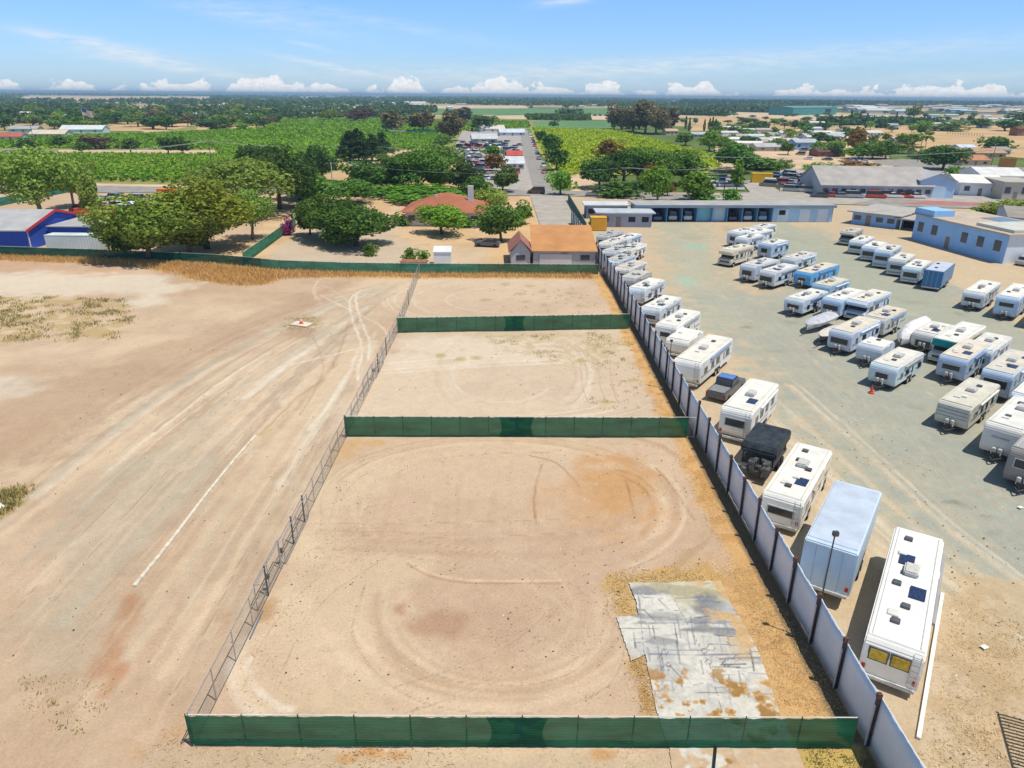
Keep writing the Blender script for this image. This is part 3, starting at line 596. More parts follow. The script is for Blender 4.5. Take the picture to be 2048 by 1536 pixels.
def fence_line(pts, step):
    out = []; 
    for a, b in zip(pts[:-1], pts[1:]):
        L = math.hypot(b[0]-a[0], b[1]-a[1]); n = max(1, round(L/step))
        out += [(a[0]+(b[0]-a[0])*i/n, a[1]+(b[1]-a[1])*i/n) for i in range(n)]
    return out+[tuple(pts[-1])]
def screen_fence(label, pts, h=1.78, step=2.26, seams=(), mats=None, name='screen_fence', group=None, overlap=None, wave=.035, postm=None, rail=True):
    a = pts[0]; t = thing(name, label, 'fence', (a[0], a[1], 0), 0, group)
    P = [(p[0]-a[0], p[1]-a[1]) for p in fence_line(pts, step)]
    r = random.Random(len(label))
    # the cloth: one slightly slack sheet, finely divided
    def cloth(P2, zt, zb, nm, m, off=0.):
        V = []; Fq = []; nz = 7; cols = []
        for i in range(len(P2)-1):
            (x0, y0), (x1, y1) = P2[i], P2[i+1]; L = math.hypot(x1-x0, y1-y0); nx, ny = -(y1-y0)/L, (x1-x0)/L; K = 8
            for k in range(K+(i == len(P2)-2)):
                u = k/K; cols.append((x0+(x1-x0)*u, y0+(y1-y0)*u, nx, ny, math.sin(math.pi*u), r.uniform(0, .05)*(k % 2)))
        for (x, y, nx, ny, s, dip) in cols:
            for j in range(nz):
                q = j/(nz-1); d = off+.03+s*(.05*math.sin(q*3.1))+r.uniform(-1, 1)*wave*.5
                V.append((x-nx*d, y-ny*d, zb+(zt-zb)*q-(dip if j == nz-1 else 0)+(r.uniform(0, .02) if j == 0 else 0)))
        n = len(cols)
        for i in range(n-1):
            for j in range(nz-1): a_ = i*nz+j; Fq.append((a_, a_+nz, a_+nz+1, a_+1))
        return link(nm, np_mesh(nm, np.array(V), np.array(Fq), m, smooth=True), t)
    mats = mats or [(0, len(P)-1, scr)]
    for (i0, i1, m) in mats: cloth(P[i0:i1+1], h-.03, .07, 'windscreen', m)
    if overlap:
        (x0, y0), (x1, y1) = P[0], P[-1]; u0, u1 = overlap; K = 14
        V = []; Fq = []
        for i in range(K+1):
            for j in range(9):
                q = j/8; bow = .16*math.sin(math.pi*q)*(h-.1)/1.8
                lo = u0*math.hypot(x1-x0, y1-y0); hi = u1*math.hypot(x1-x0, y1-y0); s = lo-.25+bow*1.6+(hi-lo+.5-bow*3.2)*i/K; s /= math.hypot(x1-x0, y1-y0)
                V.append((x0+(x1-x0)*s, y0+(y1-y0)*s-.045+.008*math.sin(i*1.7+j), .08+(h-.11)*q))
        for i in range(K):
            for j in range(8): a_ = i*9+j; Fq.append((a_, a_+9, a_+10, a_+1))
        link('overlap_panel', np_mesh('overlap_panel', np.array(V), np.array(Fq), scr2, smooth=True), t)
    pm = postm or darksteel
    pst = MB().tube((0, 0, 0), (0, 0, h+.03), .032, 8).mesh('post', pm)
    for (x, y) in P[:100]: link('post', pst, t, (x, y, 0))
    if rail:
        b = MB()
        for (x0, y0), (x1, y1) in zip(P[:-1], P[1:]): b.tube((x0, y0, h), (x1, y1, h), .026, 6)
        b.build('top_rail', white_rail, t)
        b = MB()
        for (x0, y0), (x1, y1) in zip(P[:-1], P[1:]):
            b.tube((x0, y0, .06), (x1, y1, .06), .018, 6)
        b.build('bottom_rail', darksteel, t)
    return t
f1 = screen_fence('green mesh screen fence closest to the camera, along the bottom of the photo', [(-13.1, 21.5), (14.15, 21.62)], 1.74, 2.27, overlap=(.455, .53))
screen_fence('green mesh screen fence across the middle, between the front and second dirt plots', [(-12.98, 50.2), (13.85, 50.5)], 1.80, 2.24, overlap=(.455, .54))
screen_fence('green mesh screen fence across the far part, between the second and third dirt plots', [(-12.95, 76.6), (13.5, 78.8)], 1.82, 2.2, overlap=(.46, .535))
bx = [p for p in BACK if p[0] > -130]
screen_fence('long teal and green screen fence closing the lots at the back, before the house yard', [(-110, 119.6)]+BACK[1:], 1.55, 3.0,
             mats=[(0, 24, scr2), (24, 36, scr3), (36, 42, scr), (42, 46, scr3), (46, 99, scr)])
screen_fence('teal screen fence running away from the back fence beside the driveway and trees', [tuple(G(488, 529).xy), tuple(G(592, 452).xy)], 1.9, 2.6, mats=[(0, 99, scr3)])
screen_fence('faded teal screen fence at the far left beyond the blue building', [tuple(G(-60, 424).xy), tuple(G(140, 384).xy)], 1.9, 3., mats=[(0, 99, scr3)])
screen_fence('dark green screen fence beside the long concrete driveway', [tuple(G(1172, 466).xy), tuple(G(1136, 402).xy)], 2., 3., mats=[(0, 99, scr2)], name='driveway_fence')

def chain_fence():
    t = thing('chain_link_fence', 'grey chain link fence with gates running away along the left side of the plots', 'fence', (-13.1, 21.5, 0))
    y1 = 105.6-21.5; X = lambda y: (-.9*max(0, (y-60))/24 if y > 60 else .1)
    ys = [0]; h = 1.8
    while ys[-1] < y1-1.2: ys.append(ys[-1]+2.38)
    ys.append(y1)
    V = []; Fq = []
    for i, y in enumerate(ys): V += [(X(y), y, .05), (X(y), y, h)]
    Fq = [(2*i, 2*i+2, 2*i+3, 2*i+1) for i in range(len(ys)-1)]
    link('chain_link_mesh', np_mesh('chain_link_mesh', np.array(V), np.array(Fq), chain), t)
    thin = MB().tube((0, 0, 0), (0, 0, h+.04), .03, 8).mesh('post', steel); thick = MB().tube((0, 0, 0), (0, 0, h+.12), .05, 8).mesh('gate_post', darksteel)
    gates = [4, 6, 7, 12, 18, 20, 28]
    for i, y in enumerate(ys):
        link('gate_post' if i in gates else 'post', thick if i in gates else thin, t, (X(y), y, 0))
    b = MB()
    for a, c in zip(ys[:-1], ys[1:]): b.tube((X(a), a, h), (X(c), c, h), .024, 6)
    b.build('top_rail', steel, t); b = MB()
    for a, c in zip(ys[:-1], ys[1:]): b.tube((X(a), a, .05), (X(c), c, .05), .014, 6)
    b.build('bottom_wire', darksteel, t)
    for (a, c, off) in ((8.3, 12.2, -.16), (12.3, 17.2, .12), (36.5, 40.6, -.14), (41, 45.2, .12)):   # rolling gate leaves
        b = MB(); x = .1+off
        for z in (.12, 1.68): b.tube((x, a, z), (x, c, z), .03, 6)
        for k in range(3): y = a+(c-a)*k/2; b.tube((x, y, .12), (x, y, 1.68), .028, 6)
        b.tube((x, a, 1.68), (x, (a+c)/2, .12), .014, 5)
        g = b.build('gate_frame', steel, t)
    for y in (12.25, 9.9, 40.8):
        MB().box(-.06, .14, y-.12, y+.1, .85, 1.1).build('latch', darksteel, t, bevel=.02)
    # braces that stand behind the fence on the yard side
    for y in (.2, 26.2, 33, 55.0):
        b = MB(); b.tube((.1, y, 1.2), (-.5, y-.1, .03), .02, 6); b.build('brace', darksteel, t)
chain_fence()
def gate_stub():
    t = thing('side_gate', 'narrow chain link gate between the middle green fence and the blue white wall', 'gate', (13.85, 50.5, 0))
    b = MB(); b.tube((0, 0, 0), (0, 0, 1.8), .03, 8); b.tube((.55, 0, 0), (.55, 0, 1.8), .03, 8); b.tube((0, 0, 1.78), (.55, 0, 1.78), .02, 6); b.tube((0, 0, .08), (.55, 0, .08), .02, 6); b.build('gate_frame', white_rail, t)
    MB().face([(0, 0, .08), (.55, 0, .08), (.55, 0, 1.78), (0, 0, 1.78)]).build('chain_link_mesh', chain, t)
gate_stub()

def wallmat():
    m = mat('painted_sheet_metal', (.76, .84, .93), .42, .05, .45, spec=.4, col2=(.63, .72, .84), bump=.25); return m
def panel_wall():
    ym = [-1.2, 2.6, 6.3, 10.0, 13.9, 17.6, 21.8, 24.9, 27.8, 30.8, 33.6, 36.5, 39.3, 42.2, 45.1, 48.0, 51.0, 54.1]
    ym = ym[3:]
    while ym[-1] < 150: ym.append(ym[-1]+2.95)
    X = lambda y: 14.95-.0075*(y-20)-max(0, y-95)*.03
    t = thing('panel_wall', 'tall pale blue sheet metal wall with rust topped posts separating the dirt plots from the parked trailers', 'wall', (X(10), 10, 0))
    W_ = wallmat(); pm = mat('wall_post_dark', (.055, .045, .05), .7, .2, 2); pl = mat('post_flange', (.52, .52, .54), .5, .1, 2); rust = mat('rusty_post_top', (.14, .06, .045), .8, .25, 9); r = random.Random(3)
    ox, oy = X(10), 10
    for i, (a, b) in enumerate(zip(ym[:-1], ym[1:])):
        H = 2.60+r.uniform(-.07, .07); lean = r.uniform(-.03, .03)
        V = []; Fq = []; K = 10; J = 4
        for k in range(K+1):
            y = a+(b-a)*(k/K); bowy = math.sin(math.pi*k/K)*r.uniform(.02, .05)
            for j in range(J+1):
                z = .04+(H-.04)*j/J; V.append((X(y)-ox+.06+lean*j/J-bowy+.012*math.sin(k*2.1+j), y-oy, z-(.02*math.sin(k*1.3+i) if j == J else 0)))
        n = len(V); V += [(x+.035, y, z) for x, y, z in V]
        for k in range(K):
            for j in range(J):
                q = k*(J+1)+j; Fq.append((q, q+J+1, q+J+2, q+1)); Fq.append((n+q, n+q+1, n+q+J+2, n+q+J+1))
            q = k*(J+1)+J; Fq.append((q, q+J+1, n+q+J+1, n+q)); q = k*(J+1); Fq.append((q, n+q, n+q+J+1, q+J+1))
        if i < 95: link('wall_panel', np_mesh('wall_panel', np.array(V), np.array(Fq), W_), t)
    # each post: dark web with a pale flange and a rusty cap, in one mesh shared by all
    b = MB(); b.k = 0; b.box(-.13, .0, -.075, .075, 0, 2.74); b.k = 1; b.box(-.155, -.131, -.05, .06, 0, 2.3); b.k = 2; b.box(-.16, .02, -.085, .085, 2.68, 2.92)
    pme = b.mesh('post', [pm, pl, rust])
    for y in ym[:48]: link('post', pme, t, (X(y)-ox+.03, y-oy, 0), (r.uniform(-.012, .012), r.uniform(-.012, .012), 0), (1, 1, r.uniform(.97, 1.03)))
    return t
panel_wall()
def lamp_post():
    b0 = G(1612, 1283); t = thing('yard_lamp', 'thin tall lamp pole rising behind the blue white wall beside the box trailer', 'lamp', (b0.x+.32, b0.y, 0))
    MB().tube((0, 0, 0), (0, 0, 6.2), .045, 8, r2=.035).build('pole', darksteel, t)
    MB().box(-.12, .16, -.1, .1, 6.2, 6.45).build('lamp_head', darksteel, t, bevel=.03)
lamp_post()
def small_lamp():
    b0 = Vector((14.3, 60.6, 0)); t = thing('yard_lamp', 'slender lamp pole beside the wall near the white trailer behind the middle plot', 'lamp', (b0.x, b0.y, 0))
    MB().tube((0, 0, 0), (0, 0, 4.6), .035, 8).build('pole', darksteel, t); MB().box(-.12, .12, -.08, .08, 4.6, 4.8).build('lamp_head', darksteel, t, bevel=.02)
small_lamp()

# broken concrete slab with stains and drifted dirt
def slab():
    poly = W([(1257, 1168), (1360, 1166), (1441, 1163), (1458, 1205), (1490, 1255), (1516, 1305), (1540, 1372), (1558, 1424), (1618, 1560), (1640, 1640), (1352, 1640), (1338, 1500), (1312, 1424), (1290, 1312), (1261, 1324), (1232, 1236), (1277, 1232), (1270, 1200)])
    P = np.array(poly); x0, y0 = P.min(0); x1, y1 = P.max(0)
    def fn(X, Y, xs, ys):
        Q = Paint(X, Y, (.57, .555, .52)); Q.xs = xs; Q.ys = ys; r = random.Random(21)
        Q.blend(.5*sstep(.45, .6, fbm(X, Y, 1.6, 5)), (.62, .60, .55)); Q.blend(.35*sstep(.5, .62, fbm(X, Y, .7, 6)), (.37, .365, .35))
        Q.blend(.85*sstep(.53, .63, fbm(X*.45, Y*1.5, 1.1, 31))*sstep(22.5, 29, Y), (.22, .225, .23))
        for (x, y, rx, ry, c, a) in [(1420, 1210, 40, 32, (.16, .165, .18), .85), (1450, 1230, 30, 30, (.35, .37, .38), .6), (1330, 1340, 60, 26, (.38, .385, .39), .6), (1330, 1235, 60, 10, (.28, .285, .29), .6), (1460, 1300, 60, 30, (.42, .42, .37), .5), (1310, 1300, 60, 22, (.34, .35, .365), .55)]: Q.spot(x, y, rx, ry, c, a, .7, r.randint(1, 99))
        for (x, y, w_) in [(1290, 1190, 90), (1350, 1198, 130), (1300, 1248, 150), (1360, 1262, 120), (1300, 1310, 200), (1420, 1230, 70), (1340, 1292, 150), (1400, 1246, 90), (1350, 1205, 90), (1440, 1320, 80)]:
            Q.stroke([(x, y), (x+w_*.5, y+r.uniform(-3, 3)), (x+w_, y+r.uniform(-4, 4))], r.uniform(.05, .14), (.17, .19, .25), .85, .9, breakup=.8, seed=r.randint(1, 99))
        for i in range(110):
            x = r.uniform(1265, 1500); y = r.uniform(1175, 1400); a = r.choice([0, 0, 1, 1, 2]); l = r.uniform(10, 55)
            dx, dy = ((l, r.uniform(-4, 4)) if a == 0 else (l*.18, l) if a == 1 else (l*.5, l*.5))
            Q.stroke([(x, y), (x+dx, y+dy)], r.uniform(.03, .08), r.choice([(.13, .15, .2), (.22, .24, .3), (.08, .09, .12), (.35, .36, .4)]), r.uniform(.4, .9), .8, sm=False, breakup=.6, seed=i)
        for i in range(10):      # little scrawled loops of old tar
            cx, cy = r.uniform(1300, 1480), r.uniform(1290, 1370); k = r.uniform(4, 8)
            Q.stroke([(cx+k*math.cos(t)*(1+.2*math.sin(3*t)), cy+k*.9*math.sin(t)) for t in np.linspace(0, 5.5, 10)], .035, (.12, .12, .14), .7, .6, sm=False, breakup=.2)
        for a in ([(1277, 1200), (1300, 1424)], [(1330, 1166), (1418, 1330), (1480, 1560)], [(1232, 1258), (1500, 1262)], [(1262, 1300), (1515, 1305)], [(1300, 1384), (1545, 1390)]): Q.stroke(a, .025, (.2, .2, .22), .7, .5, sm=False, breakup=.1)
        Q.patch([(1275, 1166), (1440, 1162), (1470, 1215), (1420, 1185), (1370, 1215), (1330, 1180)], (.46, .41, .24), .6, .6, .5, 8)
        f = fbm(X, Y, .75, 40, 5); low = sstep(27.5, 24.5, Y); ed = sstep(1.6, .1, np.abs(X-np.interp(Y, [20, 24, 30], [13.2, 12.9, 11.2])))
        Q.blend(.95*low*sstep(.535, .56, f), (.46, .285, .115)); Q.blend(.9*low*sstep(.585, .61, f), (.30, .17, .06)); Q.blend(.9*ed*sstep(.52, .56, fbm(X, Y, .9, 44, 4)), (.53, .35, .17))
        Q.blend(.93*sstep(21.9, 21.4, Y)*sstep(.33, .42, fbm(X, Y, 1.1, 41, 4)), (.50, .37, .25))
        Q.mul(.92+.16*fbm(X, Y, .15, 91, 2)); return Q.C
    xs_ = np.arange(x0-.1, x1+.1, .045); ys_ = np.arange(y0-.1, y1+.1, .06)
    o = grid_sheet('concrete_slab', xs_, ys_, fn, paintmat('slab_surface', 5, .10, .15, .8), .055, mask=lambda X, Y: inside(X+(fbm(X, Y, .5, 77, 3)-.5)*.06, Y+(fbm(X, Y, .5, 78, 3)-.5)*.06, poly))
    tag(o, kind='structure')
slab()
# long narrow concrete curb in the left lot, low and broken in two places
def curb():
    c = mat('pale_concrete', (.66, .60, .50), .9, .12, 3); b = MB()
    pts = W([(269, 1174), (340, 1086), (415, 988), (470, 920), (512, 872)]); wd = [.17, .17, .15, .13, .12]; n = 24; q = smooth_line(pts, 8)
    V = []; 
    for i in range(len(q)-1):
        (x0, y0), (x1, y1) = q[i], q[i+1]; w_ = .21-.05*i/len(q); d = random.Random(i).uniform(-.012, .012)
        b.prism([(x0-w_/2+d, y0), (x0+w_/2+d, y0), (x1+w_/2+d, y1-.008), (x1-w_/2+d, y1-.008)], -.05, .12+d)
    tag(b.build('concrete_curb', c), 'long narrow pale concrete curb lying in the dirt left of the chain link fence', 'curb')
curb()
def cone():
    g = G(603, 650); 
    tag(MB().box(-1.15, 1.15, -.75, .75, 0, .14).build('concrete_pad', mat('pale_concrete', (.66, .60, .50)), None, bevel=.02, loc=(g.x, g.y, .04), rot=(0, 0, -.35)), 'small square concrete pad under the traffic cone in the left lot', 'pad')
    t = thing('traffic_cone', 'orange and white traffic cone on the small concrete pad in the left lot', 'cone', (g.x, g.y, .18)); o = mat('cone_orange', (.75, .09, .04), .5); wt = mat('cone_white', (.85, .84, .8), .5)
    MB().box(-.24, .24, -.24, .24, 0, .05).build('base', o, t, bevel=.01)
    b = MB(); b.k = 0; b.tube((0, 0, .05), (0, 0, .32), .17, 14, r2=.125); b.k = 1; b.tube((0, 0, .321), (0, 0, .58), .124, 14, r2=.085); b.k = 0; b.tube((0, 0, .581), (0, 0, .68), .084, 14, r2=.07); b.k = 1; b.tube((0, 0, .681), (0, 0, .95), .069, 14, r2=.03); b.build('cone_body', [o, wt], t)
cone()
def bits():
    p, q = G(500, 1279), G(526, 1223); b = MB().tube((p.x, p.y, .07), (q.x, q.y, .07), .035, 8); tag(b.build('pipe', mat('blue_pipe', (.13, .20, .33), .5)), 'thin blue pipe lying on the dirt beside the chain link fence', 'pipe')
    p, q = G(1431, 1498), G(1424, 1570); b = MB().tube((p.x, p.y, .16), (q.x, q.y, .16), .05, 8); tag(b.build('pipe', mat('black_pipe', (.02, .02, .022), .5)), 'black pipe poking out across the slab under the nearest green fence', 'pipe')
    p = G(-4, 1012); b = MB(); b.box(-.6, .7, -.16, .16, .08, .2); b.k = 1; b.box(-.5, .5, -.5, -.2, .04, .14); tag(b.build('wood_plank', [mat('white_paint_wood', (.8, .78, .74)), mat('orange_wood', (.62, .22, .12))], None, bevel=.01, loc=(p.x, p.y, 0), rot=(0, 0, -.6)), 'white and orange plank at the left edge of the photo on dry grass', 'plank')
    for (x, y, l) in [(1968, 1297, 'white paper scrap on the ground right of the white motorhome'), (2040, 1017, 'white paper scrap at the right edge on the green gravel')]:
        p = G(x, y); b = MB(); b.face([(-.17, -.12, .11), (.17, -.12, .12), (.17, .12, .11), (-.17, .12, .13)]).face([(-.17, -.12, .105), (-.17, .12, .125), (.17, .12, .105), (.17, -.12, .115)]); tag(b.build('paper_scrap', mat('paper', (.85, .85, .84)), None, loc=(p.x, p.y, 0), rot=(0, 0, .4)), l, 'litter')
    # white marking line on the ground right of the motorhome: a long pale timber
    p, q = G(1884, 1190), G(1836, 1480); d = (q-p).normalized(); n = Vector((-d.y, d.x, 0))*.085; b = MB(); b.prism([tuple((p+n).xy), tuple((p-n).xy), tuple((q-n).xy), tuple((q+n).xy)], .06, .16); tag(b.build('parking_beam', mat('white_paint_wood', (.8, .78, .74))), 'long white beam lying on the ground right of the nearest white motorhome', 'beam')
    # brown slatted shade roof entering at the lower right corner
    t = thing('shade_roof', 'brown slatted shade roof cut off by the lower right corner of the photo', 'roof', (21.25, 21.2, 0)); wd = mat('brown_slat', (.17, .115, .08), .8, .2, 6)
    b = MB(); 
    for k in range(20): b.box(.0, 4.0, k*.19-1.6, k*.19-1.51, 1.95, 2.0)
    b.build('slats', wd, t); b = MB(); b.box(-.03, .04, -1.7, 2.2, 1.85, 1.95); b.box(1.9, 1.97, -1.7, 2.2, 1.85, 1.95); b.build('beam', mat('pale_beam', (.6, .6, .6)), t)
    b = MB(); b.box(1.0, 1.1, 1.9, 2.0, 0, 1.85); b.box(1.0, 1.1, -1.5, -1.4, 0, 1.85); b.build('leg', mat('pale_beam', (.6, .6, .6)), t); t.rotation_euler = (0, 0, -.38)
bits()
# loose stuff: weeds, straw, stones
def blades(name, pts, m, hgt, n_per=7, spread=.25, wd=.03, lean=.5, seed=1, tmin=0.):
    r = np.random.default_rng(seed); P = np.repeat(np.array(pts, float), n_per, axis=0); n = len(P)
    P[:, :2] += r.normal(0, spread, (n, 2)); a = r.uniform(0, 2*np.pi, n); h = hgt*r.uniform(.4, 1.2, n); w = wd*r.uniform(.6, 1.4, n)
    dx, dy = np.cos(a), np.sin(a); l = r.uniform(0, lean, n)*h
    z = P[:, 2] if P.shape[1] > 2 else np.full(n, 0.)
    A = np.stack([P[:, 0]-dy*w, P[:, 1]+dx*w, z], 1); B = np.stack([P[:, 0]+dy*w, P[:, 1]-dx*w, z], 1)
    Cc = np.stack([P[:, 0]+dx*l+dy*w*.3, P[:, 1]+dy*l-dx*w*.3, z+h], 1); D = np.stack([P[:, 0]+dx*l-dy*w*.3, P[:, 1]+dy*l+dx*w*.3, z+h], 1)
    V = np.stack([A, B, Cc, D], 1).reshape(-1, 3); Fq = np.arange(4*n).reshape(-1, 4)
    return tag(link(name, np_mesh(name, V, Fq, m, tint=r.random(n))), kind='stuff')
def scatter(px, n, seed, dens=None):
    r = np.random.default_rng(seed); P = W(px); A = np.array(P); lo, hi = A.min(0), A.max(0); out = np.zeros((0, 2))
    while len(out) < n:
        q = r.uniform(lo, hi, (n*3, 2)); k = inside(q[:, 0], q[:, 1], P)
        if dens: k &= fbm(q[:, 0], q[:, 1], dens[0], dens[2] if len(dens) > 2 else 5, 4) > dens[1]
        out = np.concatenate([out, q[k]])
        if not k.any(): break
    return np.concatenate([out[:n], np.zeros((min(n, len(out)), 1))], 1)
strawm = leafmat('straw', (.60, .38, .12), (.88, .66, .28), .3, .1); weedm = leafmat('weed', (.16, .17, .05), (.56, .45, .20), .2, .1)
blades('dry_grass', np.concatenate([scatter([(-60, 512), (230, 520), (450, 531), (450, 538), (230, 527), (-60, 519)], 1500, 1), scatter([(250, 521), (450, 533), (562, 543), (700, 547), (838, 550), (838, 555), (700, 553), (570, 556), (520, 570), (470, 571), (400, 561), (340, 545), (270, 530)], 2600, 2),
                                   scatter([(850, 549), (1190, 551), (1190, 556), (850, 555)], 500, 3)]), strawm, .5, 7, .5, .035, .6, 11)
blades('weeds', np.concatenate([scatter([(-40, 598), (60, 592), (250, 600), (270, 640), (230, 680), (-40, 690)], 750, 4, (1.6, .52)), scatter([(-20, 985), (55, 975), (40, 1005), (-20, 1040)], 160, 5)]), weedm, .24, 9, .28, .035, .8, 12)
blades('weeds', np.concatenate([scatter([(50, 1355), (215, 1370), (190, 1470), (50, 1450)], 35, 6), scatter([(570, 635), (640, 635), (640, 665), (560, 665)], 60, 7), scatter([(970, 672), (1250, 664), (1280, 720), (1180, 735), (1010, 705)], 260, 8, (1.5, .55)),
                                scatter([(980, 570), (1200, 570), (1230, 630), (980, 625)], 60, 9), scatter([(1620, 1495), (1725, 1505), (1765, 1600), (1640, 1600)], 130, 10), scatter([(1180, 725), (1330, 740), (1340, 825), (1180, 820)], 60, 14)]), weedm, .14, 8, .16, .022, .9, 13)
blades('straw_litter', np.concatenate([scatter([(1440, 1120), (1500, 1130), (1700, 1425), (1570, 1425)], 1500, 15), scatter([(1340, 880), (1370, 880), (1480, 1080), (1520, 1200), (1470, 1150)], 500, 16), scatter([(1215, 1150), (1430, 1135), (1440, 1165), (1250, 1170), (1275, 1235), (1235, 1235)], 600, 17),
                                scatter([(1268, 1322), (1288, 1315), (1308, 1425), (1290, 1425)], 300, 18), scatter([(340, 1440), (1330, 1500), (1330, 1536), (300, 1536)], 500, 19), scatter([(450, 1400), (1250, 1420), (1100, 900), (720, 900)], 1500, 20), scatter([(1900, 1180), (2060, 1250), (2060, 1536), (1850, 1536)], 1300, 23)]), leafmat('straw_litter', (.30, .17, .07), (.68, .50, .27), 0, .1), .05, 3, .3, .014, 5., 14)
def stones():
    r = np.random.default_rng(9)
    P = np.concatenate([scatter([(420, 1420), (1500, 1420), (1360, 890), (720, 890)], 420, 24), scatter([(0, 1500), (380, 1500), (800, 600), (100, 620)], 500, 25), scatter([(760, 820), (1330, 820), (1250, 670), (810, 670)], 150, 26), scatter([(1900, 1100), (2060, 1250), (2060, 1536), (1900, 1536)], 160, 27), scatter([(1560, 900), (2060, 1200), (2060, 1100), (1700, 800)], 200, 28)])
    n = len(P); s = r.uniform(.02, .065, n); V = np.zeros((n, 5, 3)); a = r.uniform(0, 6.3, n)
    for k in range(4):
        V[:, k, 0] = P[:, 0]+np.cos(a+k*1.57)*s*r.uniform(.7, 1.4, n); V[:, k, 1] = P[:, 1]+np.sin(a+k*1.57)*s*r.uniform(.7, 1.4, n)
    V[:, 4, 0] = P[:, 0]; V[:, 4, 1] = P[:, 1]; V[:, 4, 2] = s*1.1
    V[:, :4, 2] = 0.0; V[:, :, 2] += .02
    b = np.arange(n)[:, None, None]*5; T = (b+np.array([[0, 1, 4], [1, 2, 4], [2, 3, 4], [3, 0, 4]])[None]).reshape(-1, 3)
    tag(link('stones', np_mesh('stones', V.reshape(-1, 3), T, leafmat('stone', (.06, .05, .04), (.62, .55, .46), 0, .1), tint=np.repeat(r.random(n)**1.5, 4), tri=True)), kind='stuff')
stones()
# ------------------------------------------------------------------ trailers, motorhomes, cars
tyre = mat('tyre_rubber', (.02, .02, .021), .8, .1, 5); glassd = mat('dark_window', (.02, .028, .04), .12, .1, 1, spec=.6); chrome = mat('trailer_frame', (.06, .06, .065), .5, .1, 4)
acm = mat('aircon_shroud', (.55, .55, .53), .6, .1, 5); ventm = mat('roof_vent', (.10, .105, .12), .5, .2, 3); amber = mat('amber_blind', (.62, .42, .05), .5, .2, 4)
wheel_me = MB().tube((-.12, 0, .36), (.12, 0, .36), .36, 14).mesh('wheel', tyre); rim_me = MB().tube((-.125, 0, .36), (.125, 0, .36), .19, 10).mesh('rim', mat('wheel_rim', (.5, .5, .5), .4, .1, 4, metal=.5))
WHT = (.80, .79, .76); CREAM = (.68, .63, .52); BLUEW = (.62, .70, .80)
def bodymat(c): return mat('trailer_skin_%d_%d_%d' % tuple(int(v*100) for v in c), c, .4, .05, .6, spec=.45)
def roofmat(c): return mat('trailer_roof_%d_%d_%d' % tuple(int(v*100) for v in c), c, .65, .12, .9, col2=tuple(v*.82 for v in c))
def solar(t, x, y, z): MB().box(x-.35, x+.35, y-.5, y+.5, z+.05, z+.09).build('solar_panel', mat('solar_cells', (.03, .05, .13), .25, .3, 9), t)
